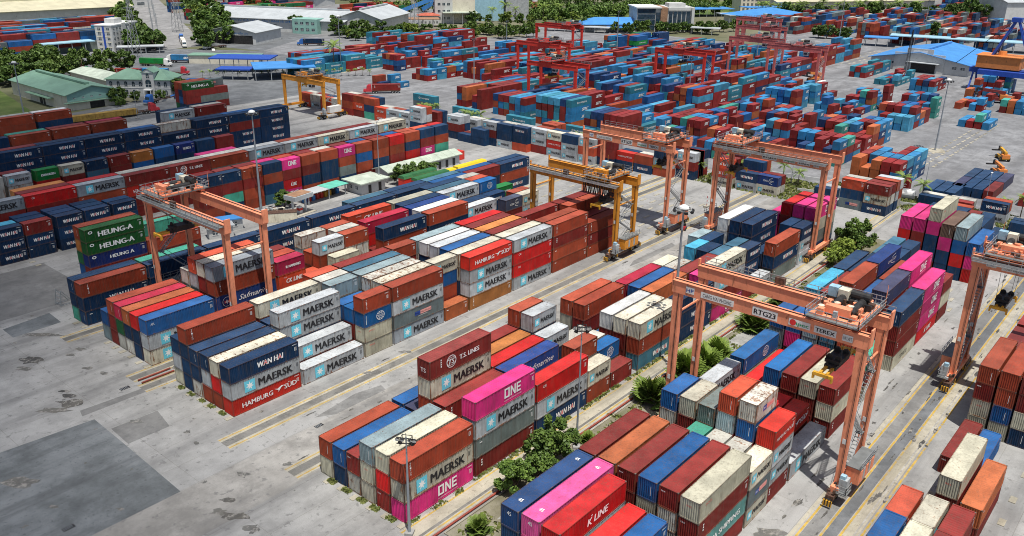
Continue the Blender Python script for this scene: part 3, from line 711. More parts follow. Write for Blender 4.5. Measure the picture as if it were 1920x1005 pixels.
class Mass:
    """many containers as one object: a box each, painted by a face colour, with its marking"""
    def __init__(s): s.v = []; s.f = []; s.c = []; s.cache = {}
    def add(s, x, y, z, L, h, code, rot=0, mark=True, jit=None, detail=False):
        r, g, b, ru, key, _ = LIV[code]; j = cr.uniform(.66, 1.06) if jit is None else jit
        col = (min(1,r*j), min(1,g*j), min(1,b*j), min(1, ru*cr.uniform(.5, 1.2)))
        f = lambda p: (x+p[0], y+p[1], z+p[2]) if not rot else (x+p[1], y-p[0], z+p[2])
        n = len(s.v); W = 2.44
        s.v += [f(p) for p in [(0,0,0),(L,0,0),(L,W,0),(0,W,0),(0,0,h),(L,0,h),(L,W,h),(0,W,h)]]
        fs = [(n+4,n+5,n+6,n+7),(n+1,n+2,n+6,n+5),(n+2,n+3,n+7,n+6)]
        if not detail: fs += [(n,n+1,n+5,n+4),(n+3,n,n+4,n+7)]
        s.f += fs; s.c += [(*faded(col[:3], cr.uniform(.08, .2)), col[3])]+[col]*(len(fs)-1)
        if detail:                                   # corrugated long side and end, as on the single ones
            d = MB(); P = PAINT_MASS
            for a, b in ((0, .16), (L-.16, L)): rect(d, side, a, b, 0, h, P, -EPS)
            for a, b in ((0, .15), (h-.1, h)): rect(d, side, .16, L-.16, a, b, P, -EPS)
            corr(d, lambda a, q, z: (a, q, z), .16, L-.16, .15, h-.1, .278, .07, P)
            nf0 = len(d.f); e0 = lambda yy, z: (0, yy, z)
            for a, b in ((0, .16), (W-.16, W)): d.face([e0(a,0), e0(b,0), e0(b,h), e0(a,h)], P)
            for a, b in ((0, .15), (h-.1, h)): d.face([e0(.16,a), e0(W-.16,a), e0(W-.16,b), e0(.16,b)], P)
            corr(d, lambda a, q, z: (q, W-a, z), .16, W-.16, .15, h-.1, .27, .07, P)
            n = len(s.v); s.v += [f(p) for p in d.v]; s.f += [tuple(i+n for i in q) for q in d.f]; cf = (*[x*.62+.022*g for x, g in zip(col, (1.7, 1, .7))], min(1, col[3]*1.3+.1)); s.c += [cf if nf < 4 or nf0 <= nf < nf0+4 else col for nf in range(len(d.f))]
        if mark and key and key not in ('id', 'tx', 'ci', 'tr', 'oo'):
            kk = (key, L > 8)
            if kk not in s.cache:
                vs, fs, cs = [], [], []
                for _, m in markings(key, 12.19 if L > 8 else 6.06, False):
                    n0 = len(vs); vs += m.v
                    fs += [tuple(i+n0 for i in q) for q in m.f]
                    cs += [(*m.mats[k].diffuse_color[:3], 0) for k in m.m]
                s.cache[kk] = (vs, fs, cs)
            vs, fs, cs = s.cache[kk]; n = len(s.v); sx = L/(12.19 if L > 8 else 6.06)
            s.v += [f((p[0]*sx, p[1]-.02, p[2]*h/2.6)) for p in vs]
            s.f += [tuple(i+n for i in q) for q in fs]; s.c += cs
    def build(s, name):
        me = bpy.data.meshes.new(name); me.from_pydata(s.v, [], s.f)
        a = me.attributes.new('paint', 'FLOAT_COLOR', 'FACE')
        a.data.foreach_set('color', [q for c in s.c for q in c])
        me.materials.append(PAINT_MASS); me.update()
        return link(name, me)
# ---------------------------------------------------------------- the yards beyond the road (x0 x1 y0 rows size low high palette fill)
PAL = {
 's': 'SR SR SR SR SR SI SI SI SI SN BL ST TX RB RB SP SP SI TO',
 'l': 'SR SR SR SR SI SI SI SN RB RB RB HJ TX SP SI TO RB BL HJ',
 'm': 'RB RB RB NV NV NV BL TX TX WR SP GY TX RB BL BL PO',
 'n': 'NV NV NP NV RB NP PO', 'p': 'RB TX ON ON TX RB GN NV RO TX', 'h': 'HJ HJ BL SP HJ RB SI SR', 'b': 'NF BL BL NF NF EV TX', 'g': 'GN EV GN RB RB NV TX'}
FAR = """
190 217 -34 5 2 2 3 s .95
205 228 -11.5 7 2 2 3 s .97
228 255 -11.5 7 2 1 3 s .95
273 322 -11.5 5 2 2 3 s .92
188 226 12 6 2 1 3 s .93
226 262 12 6 2 1 3 s .93
276 326 12 5 2 1 3 s .85
196 250 35 5 2 2 3 s .9
255 330 35 5 2 1 3 s .9
190 242 58 6 4 2 3 l .95
242 330 58 6 4 2 4 l .95
190 242 80 6 4 2 4 l .95
242 330 80 6 4 2 4 l .95
192 244 103 6 4 2 3 l .95
244 330 103 6 4 2 4 l .92
194 246 127 5 4 2 3 l .85
246 330 127 6 4 2 4 l .9
236 335 149 6 4 2 3 l .9
246 335 170 6 4 2 3 l .85
198 212 186 4 2 1 2 s .7
226 262 190 5 2 1 3 s .8
192 248 238 5 4 2 3 h .95
206 262 256 4 4 2 3 l .9
216 290 276 3 4 1 2 l .8
236 262 222 4 2 2 3 s .9
262 330 214 4 4 2 3 l .9
266 335 192 5 4 2 4 l .92
262 330 236 3 4 2 3 l .9
270 340 256 5 4 2 4 l .9
280 335 280 4 4 2 3 l .85
290 330 300 3 4 1 3 h .8
345 425 94 6 4 2 4 l .92
342 430 117 6 4 2 4 l .92
342 425 141 6 4 2 3 l .9
345 400 163 4 4 1 3 l .8
392 432 182 5 4 2 3 b .9
385 395 205 4 4 2 3 b .8
345 400 186 5 4 1 3 l .8
400 470 74 5 4 2 4 l .9
344 400 70 5 4 1 3 l .8
386 446 44 3 4 1 2 h .85
372 398 24 4 2 1 2 h .9
366 386 6 4 2 2 2 s .9
334 352 -22 4 2 1 2 s .8
356 400 -20 4 2 1 3 s .7
338 372 -38 4 2 1 2 s .85
297 312 -33 4 2 1 2 s .75
545 640 20 5 4 2 3 m .9
545 700 45 5 4 2 4 m .9
545 720 70 5 4 2 4 m .9
555 730 96 5 4 2 4 m .9
550 720 122 5 4 2 4 m .9
545 700 148 5 4 2 4 m .9
560 690 174 5 4 2 3 m .9
98 176 398 5 4 3 4 m .95
92 176 420 5 4 3 4 l .95
88 200 444 5 4 2 4 m .95
96 220 468 5 4 3 4 m .95
290 400 500 5 4 2 3 g .7
320 420 530 5 4 2 3 p .7
310 430 560 5 4 2 4 m .8
390 440 430 6 2 2 3 p .85
400 450 455 6 4 2 3 p .8
430 470 380 5 4 1 3 m .7
199 224 -56.5 4 4 1 1 n 1
190 203 -49 3 4 1 2 n 1
199 212 -68 2 4 1 1 m 1
119 131 206 3 4 2 4 m 1
800 960 60 5 4 2 4 m .8
800 980 90 5 4 2 4 m .8
800 990 120 5 4 2 4 m .8
"""
fr_ = random.Random(23)
STRIP = ['nearest','next','middle','outer','farther','distant']
for bi, ln in enumerate(FAR.strip().split('\n')):
    q = ln.split(); x0, x1, y0 = map(float, q[:3]); rows = int(q[3]); s = q[4]; lo, hi = int(q[5]), int(q[6])
    pal = PAL[q[7]].split(); fill = float(q[8]); L = LEN[s]; x = x0; k = 0
    while x+L <= x1+2:
        base = fr_.randint(lo, hi)
        for r in range(rows):
            if fr_.random() > fill: continue
            n = max(1, min(hi, base+fr_.choice((0, 0, 0, -1, 1)))); run = fr_.choice(pal)
            for t in range(n):
                code = run if fr_.random() < .35 else fr_.choice(pal)
                CONT.append([x+fr_.uniform(-.1, .1), y0+2.76*r, t*2.62, L, 2.6, code, 'F%d' % bi, 'the yard beyond the road', 0, r, x, t, n])
        x += L+.45; k += 1
for x, y, codes, L in ((180.6,152,'PO HJ',12.19),(182,131.5,'HJ',12.19),(185.5,79.5,'HJ',12.19),(184.5,106,'HJ',12.19),(187,36,'RB',6.06),(194,-30,'SR',6.06)):
    for t, code in enumerate(codes.split()):
        CONT.append([x, y, t*2.62, L, 2.6, code, 'FR', 'the yard edge beyond the palms', 1, 0, x, t, len(codes.split())])
# the containers that show largest, built one by one: distance/row/tier per block
NEAR = {
 'A': '0/0/0 0/0/1 0/0/2 0/1/2 0/2/2 0/3/2 0/4/3 12.7/0/0 12.7/1/1 12.7/2/2 12.7/2/3 12.7/4/3 25.35/0/0 25.35/0/1 25.35/0/2 25.35/0/3 25.35/3/3 31.8/0/0 31.8/0/1 31.8/0/2 31.8/0/3 31.8/1/3 31.8/2/3 31.8/3/3 31.8/4/3 31.8/5/3 44.4/0/0 44.4/1/3 44.4/5/3 50.95/0/0 50.95/0/1 50.95/0/2 50.95/0/3 50.95/1/3 50.95/2/3 50.95/3/3 50.95/4/3 50.95/5/3 63.7/0/0 63.7/0/1 63.7/0/2 63.7/0/3 63.7/1/3 63.7/2/3 76.4/0/0 76.4/0/1 76.4/0/2 76.4/0/3 76.4/3/3 89/0/0 89/0/1 89/0/2',
 'B': '0/0/0 0/0/1 0/0/2 0/1/2 0/2/2 0/3/2 0/4/2 12.7/0/2 12.7/0/3 12.7/0/4 12.7/1/4 12.7/2/4 25.4/0/2 25.4/0/3 36.9/3/3 38.4/0/2 36.9/1/3 43.2/1/3 50.9/0/2 50.9/0/3 50.9/2/3 50.9/4/3 63.7/0/3 76.4/1/2 76.4/3/3 88.8/0/2',
 'BB': '0/0/0 0/0/1 0/0/2 0/1/2 12.7/0/2 12.7/1/2 25.2/0/2 37.7/0/2 50.4/0/2 62.9/0/2 113.2/0/1 113.2/0/2',
 'H': '10.4/0/1 10.4/0/2 10.4/0/3 10.4/1/3 22.8/0/1 22.8/1/2',
 'W1': '1.2/0/0 1.2/0/1 1.2/0/2 7.3/0/0 7.3/0/1 7.3/0/2 13.9/0/2 20.1/0/2 26.4/0/2',
 'W3': '46.4/0/1 46.4/0/3 51.6/0/3 57.7/0/3',
 'W2': '0.5/0/3 12/0/3 23.5/0/2 23.5/0/3 35/0/0 35/0/1 35/0/2 35/0/3 46.5/0/3 58/0/3 69.5/0/3 81/0/3 92.5/0/3 104/0/3 115.5/0/3',
 'W4': '15.9/0/3 22.4/0/3 28.6/0/3 34.8/0/3 41/0/3 47.2/0/3',
 'WW': '19.6/0/3 19.6/0/4 30.6/0/3 30.6/0/4 41.6/0/3 41.6/0/4 52.6/0/3 52.6/0/4 63.6/0/3 63.6/1/4 74.6/0/3 74.6/0/4 85.6/0/4 96.6/0/4',
 'WR': '33.5/0/3 45/0/3 56.5/0/3 79.5/0/3 91.5/0/3',
 'WO': '40/0/3 51.5/0/3',
 'C': '0/0/0 0/0/1 0/0/2 0/1/0 0/1/1 0/1/2 0/2/0 0/2/1 0/2/2 0/3/1 0/4/1 0/5/1 12.7/0/0 12.7/0/1 12.7/0/2 12.7/0/3 12.7/2/2 12.7/3/3 12.7/3/4 12.7/5/1 25.4/0/0 25.4/0/1 25.4/0/2 25.4/2/2 25.4/3/2 25.4/4/2 37.8/0/0 37.8/0/1 37.8/1/2 37.8/3/2 37.8/4/3 37.8/5/3 44.2/0/0 44.2/1/1 51.9/0/0 51.9/0/1 51.9/0/2 51.9/1/2 51.9/2/2 51.9/4/2 51.9/5/2 64.5/0/0 64.5/0/1 64.5/0/2 64.5/2/2 64.5/3/2 64.5/4/2 76.9/0/0 76.9/0/1 76.9/0/2 76.9/0/3 76.9/2/2 89.4/4/2 95.8/0/0 95.8/1/2 103/0/0 103/0/1 103/0/2 103/2/3 103/3/3 103/4/3 122.6/0/3 122.6/1/3 122.6/2/3',
 'D': '0/4/3 0/5/3 0/1/2 0/2/2 0/3/3 13.95/0/1 13.95/0/2 13.95/0/3 13.95/1/2 13.95/1/3 13.95/2/3 13.95/3/3 13.95/4/3 13.95/5/3 26.6/0/0 26.6/0/1 26.6/0/2 32.6/0/0 32.6/0/1 32.6/0/2 32.6/0/3 32.6/1/3 32.6/1/4 32.6/2/3 32.6/2/4 32.6/3/3 32.6/4/3 32.6/5/3 39.4/0/0 39.4/1/1 39.4/5/2 52.9/0/0 52.9/0/1 52.9/0/2 52.9/1/2 52.9/2/2 52.9/3/2 52.9/4/1 52.9/5/2 66.5/0/2 66.5/1/3 66.5/2/3 66.5/3/3 66.5/4/3 66.5/5/3 79.9/0/0 79.9/0/1 79.9/0/2 79.9/0/3 79.9/1/3 79.9/1/4 79.9/2/3 79.9/3/3 79.9/3/4 79.9/4/3 79.9/5/3 92.6/0/3 92.6/1/4 92.6/3/4 92.6/5/3',
 'DD': '130.5/0/0 130.5/0/1 130.5/0/2 130.5/1/3 130.5/2/3 130.5/3/4 130.5/4/3 130.5/5/3',
 'E': '24.2/4/2 24.2/5/2 30.4/3/2 30.4/4/2 30.4/5/2 41.4/3/1 41.4/4/2 54/4/0 55.2/5/0 69/3/0 69/4/1 69/4/2 69/4/3 69/5/1 69/5/2 69/5/3',
 'R': '5/0/1 27/0/2 33.3/0/1 33.3/0/2 58/0/1',
}
NEARSET = {(b, *[float(q) for q in e.split('/')]) for b, v in NEAR.items() for e in v.split()}
BN_GROUP = {'A':'containers of the left centre block','B':'containers under the left gantry','C':'containers of the centre block','D':'containers of the right centre block'}
mass_near, mass_far = Mass(), Mass()
STK = {}
for c in CONT: STK.setdefault((c[6], c[9]), set()).add(c[10])
STK = {k: sorted(v) for k, v in STK.items()}
seen = set()
for c in CONT:
    if (c[6], float(c[10]), float(c[9]), float(c[11])) in NEARSET:
        lb = cont_label(c, STK[(c[6], c[9])])
        make_container(c, lb, 'shipping containers in the yard')
    else:
        mass_near.add(*c[:6], rot=c[8], mark=(c[0] < 430), detail=(c[6] in 'ABCDDEBBH' and c[0] < 110))
o = mass_near.build('stacked_containers')
tag(o, 'hundreds of smaller red, blue and grey containers stacked across the yard behind', 'containers', None, 'stuff')
# ================================================================ GANTRY CRANES
PEACH = mat('peach_crane_paint', (0.80, 0.285, 0.155), 0.5, var=0.10, grime=0.28)
AMBER = mat('amber_crane_paint', (0.68, 0.27, 0.03), 0.5, var=0.10, grime=0.28)
REDC = mat('red_crane_paint', (0.62, 0.04, 0.025), 0.5, var=0.10, grime=0.12)
PINKC = mat('faded_red_crane_paint', (0.52, 0.13, 0.12), 0.55, var=0.12, grime=0.25)
PLATE = mat('sign_plate', (0.70, 0.69, 0.66), 0.6, var=0.08, grime=0.08)
GRATE = mat('walkway_grating', (0.17, 0.18, 0.18), 0.7, 0.2, var=0.2)
RUSTM = mat('oily_rust', (0.09, 0.05, 0.035), 0.6, var=0.5, scale=2.5)
SKYP = mat('pale_blue_motor', (0.28, 0.45, 0.55), 0.5, grime=0.2)
WHEEL_ME = None
def wheel_mesh():
    global WHEEL_ME
    if WHEEL_ME is None:
        m = MB(); m.tube((0, -.28, 0), (0, .28, 0), .74, n=20, mat=TYRE)
        m.tube((0, -.30, 0), (0, .30, 0), .40, n=14, mat=GREY); m.tube((0, -.33, 0), (0, .33, 0), .14, n=8, mat=DARK)
        WHEEL_ME = m.mesh('wheel')
    return WHEEL_ME
def sign(root, name, txt, x, y0, y1, z, h, bold=.02, eps=.012, serif=True, cols=None, mats=BLACK, plate=PLATE):
    """plate on the near (-X) face of a girder; y0 is its left end (higher Y)"""
    m = MB(); m.box(x-.03, x, y1, y0, z-h/2, z+h/2, plate)
    fr = lambda a, b: (x-.03-eps, y0-a, b)
    w = y0-y1
    put_text(m, txt, w*.06, w*.94, z, h*.58, fr, mats, bold=bold, cols=cols)
    if serif:                                           # slab serifs: a foot and a cap under each letter
        n = len(txt); st = w*.88/n
        for k, ch in enumerate(txt):
            if ch in ' .': continue
            for zz in (z-h*.29, z+h*.26):
                m.face([fr(w*.06+st*(k+.16), zz), fr(w*.06+st*(k+.42), zz), fr(w*.06+st*(k+.42), zz+h*.035), fr(w*.06+st*(k+.16), zz+h*.035)], mats)
    m.build(name, root)
def gantry(label, X0, X1, Yr, Yl, zt, P, signs=(), tro=None, spr=None, walk='far', house=None, detail=2, sprL=6.2, cab=True, sprC=None, group='rubber tyred gantry cranes', stair=True):
    """X0/X1 near and far girder, Yr/Yl right and left legs, zt girder top"""
    xm = (X0+X1)/2; root = empty('gantry_crane', (xm, (Yr+Yl)/2, 0)); tag(root, label, 'crane', group)
    inv = root.location.copy()
    def B(m, name, smooth=False):
        if not m.f: return None
        m.v = [(a-inv.x, b-inv.y, c-inv.z) for a, b, c in m.v]
        return m.build(name, root, smooth=smooth)
    gh = 1.75; gz = zt-gh
    for x in (X0, X1):
        m = MB(); m.box(x-.5, x+.5, Yr-.75, Yl+.75, gz, zt, P)
        m.box(x-.62, x+.62, Yr-.75, Yl+.75, zt, zt+.05, P); m.box(x-.06, x+.06, Yr-.7, Yl+.7, zt+.05, zt+.17, DARK)
        if detail > 1:
            for k in range(9):                                    # stiffener seams
                y = Yr+(Yl-Yr)*(k+.5)/9; m.box(x-.515, x+.515, y-.04, y+.04, gz-.02, zt-.05, P)
            m.box(x-.55, x+.55, Yr-.95, Yr-.75, gz+.3, zt+.9, P); m.box(x-.2, x+.2, Yl+.75, Yl+1.0, gz+.8, zt+.9, P)
        B(m, 'girder')
    for y, sgn in ((Yr, -1), (Yl, 1)):
        for x in (X0, X1):
            m = MB(); m.frustum(x-.40, x+.40, y-.40, y+.40, 2.2, x-.42, x+.42, y-.60, y+.60, gz, P)
            if detail > 1:
                m.bar((x-.5, y-.2, 2.6), (x-.52, y-.35, gz), .06, .06, DARK); m.box(x-.50, x-.47, y-.25, y+.25, 8.2, 8.9, PLATE)
            B(m, 'leg')
        m = MB(); m.box(X0-1.6, X1+1.6, y-.42, y+.42, 1.55, 2.35, P)
        B(m, 'sill_beam')
        if detail > 1:
            m = MB(); m.bar((X0, y, gz-3.2), (X1, y, gz-3.2), .22, .22, P); B(m, 'brace')
        m = MB()
        for x in (X0-1.2, X1+1.2):
            m.box(x-1.45, x+1.45, y-.5, y+.5, .95, 1.6, RUSTM if detail > 1 else DARK); m.box(x-.3, x+.3, y-.35, y+.35, 1.4, 2.0, DARK)
            for q in (-1.9, 1.9):
                m.box(x+q-.12, x+q+.12, y-.55, y+.55, .35, 1.15, YELLOW)
                for k in range(3): m.box(x+q-.13, x+q+.13, y-.5+.36*k, y-.36+.36*k, .35, 1.15, DARK)
            if detail > 1:                                        # drive motors, boxes and hoses round the bogie
                for k in range(6):
                    a, b, c = rnd.uniform(-1.2, 1.2), rnd.uniform(-.7, .7), rnd.uniform(1.5, 2.7)
                    m.bc((x+a, y+b, c), (rnd.uniform(.2, .6), rnd.uniform(.2, .5), rnd.uniform(.2, .6)), rnd.choice([P, P, GREY, DARK, RUSTM]))
        B(m, 'bogie')
        for x in (X0-2.1, X0-.3, X1+.3, X1+2.1): link('wheel', wheel_mesh(), root, (x-inv.x, y-inv.y, .74))
    # engine house, electrical cabinets, stairs on one side
    hy = Yr if house in (None, 'r') else Yl; s = -1 if hy == Yr else 1
    if detail > 0:
        m = MB(); m.box(X0+.8, X1-.8, hy+s*.45, hy+s*2.2, 2.3, 4.6, P if detail > 1 else PLATE)
        if detail > 1:
            m.box(X0+.7, X1-.7, hy+s*.4, hy+s*2.3, 4.6, 4.7, GRATE)
            for k in range(5): m.box(X0+1.2+k, X0+1.8+k, hy+s*2.2, hy+s*2.25, 2.6, 4.2, GREY if k % 2 else P)
            m.rail([(X0+.7, hy+s*2.3, 4.7), (X1-.7, hy+s*2.3, 4.7)], 1.0, STEEL, .035, 1.2)
        B(m, 'engine_house')
        m = MB(); m.box(X0-1.5, X0-.3, hy+s*.5, hy+s*1.5, 2.0, 3.8, GREY); m.box(X0-1.45, X0-.8, hy+s*.55, hy+s*1.2, 3.8, 4.3, SKYP)
        m.rail([(X0-2.0, hy+s*.45, 2.0), (X0-2.0, hy+s*1.7, 2.0), (X0-.2, hy+s*1.7, 2.0)], 1.1, STEEL, .035, .8); m.box(X0-2.1, X0-.1, hy+s*.4, hy+s*1.8, 1.9, 2.0, GRATE)
        B(m, 'control_cabinet')
    if detail > 0 and stair:
        m = MB(); z = 2.4; xs = [X0+1.2, X1-1.2]; k = 0; yy = hy-s*.1
        nfl = 4; dz = (gz-1.0-2.4)/nfl
        for k in range(nfl):
            a, b = (xs[0], xs[1]) if k % 2 == 0 else (xs[1], xs[0])
            for dy in (-.35, .35):
                m.bar((a, yy+dy, z), (b, yy+dy, z+dz), .06, .2, STEEL); m.bar((a, yy+dy, z+1), (b, yy+dy, z+dz+1), .05, .05, STEEL)
            if detail > 1:
                n = 12
                for i in range(n):
                    t = (i+.5)/n; m.bc((a+(b-a)*t, yy, z+dz*t), (.22, .7, .04), GRATE)
            m.bc((b, yy, z+dz), (.9, .9, .06), GRATE); z += dz
        B(m, 'stair')
    # walkway along one girder
    if walk and detail > 0:
        wx = X1+.5 if walk == 'far' else X0-.5; so_ = 1 if walk == 'far' else -1
        m = MB(); m.box(min(wx, wx+so_*.95), max(wx, wx+so_*.95), Yr-.7, Yl+.7, zt-.32, zt-.24, GRATE)
        m.box(min(wx+so_*.93, wx+so_*1.0), max(wx+so_*.93, wx+so_*1.0), Yr-.7, Yl+.7, zt-.45, zt-.12, STEEL)
        m.rail([(wx+so_*.95, Yr-.7, zt-.24), (wx+so_*.95, Yl+.7, zt-.24)], 1.1, STEEL, .035 if detail > 1 else .05, 1.6)
        for k in range(10): m.bar((wx, Yr+(Yl-Yr)*k/9, zt-.9), (wx+so_*.95, Yr+(Yl-Yr)*k/9, zt-.32), .07, .07, P)
        if detail > 1:
            m.bar((wx+so_*1.05, Yr-.6, zt-.6), (wx+so_*1.05, Yl+.6, zt-.6), .16, .16, STEEL)
            m.box(wx-.1, wx+so_*.6, (Yl+Yr)/2+1, (Yl+Yr)/2+2.3, zt-.2, zt+1.0, RUSTM)
        B(m, 'walkway')
    # trolley on top of the girders
    if tro is not None:
        ty = tro; z0 = zt+.2
        m = MB()
        for x in (X0, X1):
            m.box(x-.35, x+.35, ty-3.1, ty+3.1, z0+.05, z0+.75, P)
            for q in (-2.4, 2.4): m.tube((x-.18, ty+q, z0+.2), (x+.18, ty+q, z0+.2), .3, n=10, mat=DARK)
        for q in (-2.6, 0, 2.6): m.box(X0-.3, X1+.3, ty+q-.3, ty+q+.3, z0+.3, z0+.8, P)
        m.box(X0+.6, X1-.6, ty-2.4, ty+2.4, z0+.62, z0+.7, RUSTM)
        B(m, 'trolley_frame')
        if detail > 0:
            m = MB()
            for q in (-1.2, 1.2): m.tube((X0+1.2, ty+q, z0+1.25), (X1-1.2, ty+q, z0+1.25), .5, n=14, mat=DARK)
            B(m, 'hoist_drum')
            m = MB(); m.box(X0+.6, X0+1.6, ty-1.4, ty+1.6, z0+.8, z0+1.9, P)
            m.tube((X1-.9, ty-2.0, z0+1.9), (X1-.9, ty+.4, z0+1.9), .55, n=12, mat=DARK)
            m.box(X1-1.6, X1-.3, ty+.6, ty+1.9, z0+1.1, z0+2.3, CREAM); m.box(X1-1.5, X1-.4, ty+2.0, ty+3.2, z0+1.1, z0+2.4, SKYP)
            m.box(X1-1.6, X1-.2, ty-2.2, ty+3.3, z0+.8, z0+1.1, DARK)
            if detail > 1:
                for k in range(46):
                    a, b = rnd.uniform(X0-.2, X1+.2), rnd.uniform(ty-2.8, ty+2.8)
                    hgt = rnd.uniform(.2, .9)
                    if rnd.random() < .3: m.tube((a, b, z0+.7), (a, b, z0+.7+hgt), rnd.uniform(.15, .4), n=9, mat=rnd.choice([P, P, RUSTM, CREAM]))
                    else: m.bc((a, b, z0+.75+hgt/2), (rnd.uniform(.2, .9), rnd.uniform(.2, .9), hgt), rnd.choice([P, P, P, RUSTM, DARK, GREY]))
                for a, b in ((.36, -.9), (.36, .9)):
                    m.tube((X0+(X1-X0)*a, ty+b, z0+.8), (X0+(X1-X0)*a, ty+b, z0+1.7), .5, n=14, mat=P); m.tube((X0+(X1-X0)*a, ty+b, z0+1.7), (X0+(X1-X0)*a, ty+b, z0+1.74), .36, n=14, mat=CREAM)
            B(m, 'hoist_machinery')
            m = MB(); pts = [(X0-1.3, ty-3.3), (X1+1.3, ty-3.3), (X1+1.3, ty+3.3), (X0-1.3, ty+3.3), (X0-1.3, ty-3.3)]
            m.rail([(a, b, z0+.6) for a, b in pts], 1.1, STEEL, .035 if detail > 1 else .05, 1.1)
            for a in (X0-1.3, X1+.5): m.box(a, a+.8, ty-3.3, ty+3.3, z0+.52, z0+.6, GRATE)
            for b in (ty-3.3, ty+2.5): m.box(X0-1.3, X1+1.3, b, b+.8, z0+.50, z0+.58, GRATE)
            if detail > 1:
                for a, b in ((X0-1.2, ty-3.2), (X1+1.2, ty-3.2), (X1+.6, ty+3.0)): m.tube((a, b, z0+.6), (a, b, z0+3.4), .06, .03, 6, P)
            B(m, 'railing')
        if cab:
            m = MB(); cx = X0+.9
            m.frustum(cx-.1, cx+1.5, ty-1.0-3.2, ty+.8-3.2, zt-3.6, cx-.3, cx+1.7, ty-1.2-3.2, ty+1.0-3.2, zt-1.9, PLATE if detail < 2 else P)
            m.box(cx-.2, cx+1.6, ty-1.1-3.2, ty+.9-3.2, zt-1.9, zt-1.6, P); c_ = B(m, 'operator_cab')
            g = MB(); g.box(cx-.25, cx-.2, ty-.9-3.2, ty+.7-3.2, zt-3.2, zt-2.1, GLASS); g.box(cx, cx+1.3, ty-1.16-3.2, ty-1.1-3.2, zt-3.2, zt-2.1, GLASS)
            g.v = [(a-inv.x, b-inv.y, c) for a, b, c in g.v]; g.build('cab_window', c_)
        if spr is not None:
            sz = spr; cx = xm if sprC is None else sprC
            m = MB()
            for a in (-1.6, 1.6):
                for b in (-.9, .9):
                    m.bar((cx+a, ty+b, sz+1.1), (cx+a*1.3, ty+b*1.2, z0+.6), .05, .05, DARK)
            B(m, 'hoist_rope')
            m = MB(); m.box(cx-1.9, cx+1.9, ty-.95, ty+.95, sz+.75, sz+1.2, DARK)
            for a in (-1.3, 1.3):
                for b in (-.55, .55): m.tube((cx+a-.12, ty+b, sz+1.35), (cx+a+.12, ty+b, sz+1.35), .42, n=12, mat=DARK)
            B(m, 'headblock')
            m = MB(); m.box(cx-2.4, cx+2.4, ty-.75, ty+.75, sz+.1, sz+.7, DARK if detail > 1 else YELLOW)
            for b in (-.42, .42): m.box(cx-sprL, cx+sprL, ty+b-.16, ty+b+.16, sz+.15, sz+.5, YELLOW)
            for a in (-sprL, sprL):
                m.box(cx+a-.22, cx+a+.22, ty-1.2, ty+1.2, sz, sz+.42, YELLOW)
                for b in (-1.15, 1.15): m.box(cx+a-.2, cx+a+.2, ty+b-.12, ty+b+.12, sz-.5, sz+.3, YELLOW)
            B(m, 'spreader')
    for a in signs:
        nm, txt, y0, y1, zc, hh = a[:6]; kw = a[6] if len(a) > 6 else {}
        h = MB(); tmp = empty('x'); sign(tmp, nm, txt, X0-.52, y0, y1, zc, hh, **kw)
        for c in list(tmp.children):
            c.parent = root; c.location = (-inv.x, -inv.y, 0)
        bpy.data.objects.remove(tmp)
    return root
def std_signs(num, yl, yr, zt, first='CANG HAI PHONG', flip=False):
    """fractions measured from the left leg"""
    S = lambda f: yl-(yl-yr)*f; z = zt-.95
    m1 = dict(bold=.03, serif=False)
    out = [('emblem_plate', 'HP', S(.055), S(.105), z+.1, .95, dict(bold=.05, serif=False, mats=BLUEL)),
           ('name_plate', first, S(.145), S(.335), z, .85, dict(bold=.05)),
           ('number_plate', num, S(.44), S(.575), z, 1.2, dict(bold=.09)),
           ('maker_plate', 'mipec', S(.635), S(.745), z, .9, dict(bold=.08, serif=False, mats=GREENL)),
           ('maker_plate', 'TEREX', S(.765), S(.875), z, .9, dict(bold=.10, serif=False)),
           ('load_plate', 'S.W.L 40 T', S(.905), S(.955), z, .85, dict(bold=.02, serif=False))]
    return out
def mipec_disc(root, X0, y, z):
    m = MB(); pts = [(X0-.57, y+.42*math.cos(i*math.pi/8), z+.42*math.sin(i*math.pi/8)) for i in range(16)]
    m.face(pts, REDL); m.v = [(a-root.location.x, b-root.location.y, c) for a, b, c in m.v]; m.build('emblem', root)
g23 = gantry('peach gantry crane numbered RTG23 over the right centre block', 40.4, 47.5, -74.4, -49.2, 23.3, PEACH,
             std_signs('RTG23', -49.2, -74.4, 23.3), tro=-70.6, spr=16.6, walk='far', detail=2, sprL=4.6, cab=False)
mipec_disc(g23, 40.4, -65.75, 22.35)
gE = gantry('peach gantry crane cut off by the right edge of the photo', 81.5, 88.8, -102.6, -77.2, 22.6, PEACH,
            [('emblem_plate', 'HP', -78.5, -79.9, 21.75, .95, dict(bold=.05, serif=False, mats=BLUEL)), ('name_plate', 'PORT OF HAI PHONG', -80.6, -85.6, 21.6, .85, dict(bold=.01))],
            tro=-81.3, spr=14.6, walk='near', house='l', detail=2, sprL=3.2, cab=False)
gL = gantry('peach gantry crane with yellow spreader at the left near the dark apron', 13.0, 20.1, 18.7, 43.7, 22.6, PEACH,
            std_signs('RTG08', 43.7, 18.7, 22.6), tro=39.8, spr=15.6, walk='near', house='l', detail=2, sprL=4.4, cab=False)
gA = gantry('amber yellow gantry crane with black hoses over brown containers', 92.6, 99.6, -4.6, 18.7, 17.0, AMBER,
            [('name_plate', 'CANG HAI PHONG', 15.2, 9.6, 16.1, .75, dict(bold=.01, plate=AMBER)), ('number_plate', 'RTG 10', 5.2, 2.2, 16.1, .8, dict(bold=.02, plate=AMBER))],
            tro=0.4, spr=11.2, walk='near', detail=2, sprL=4.3, cab=True)
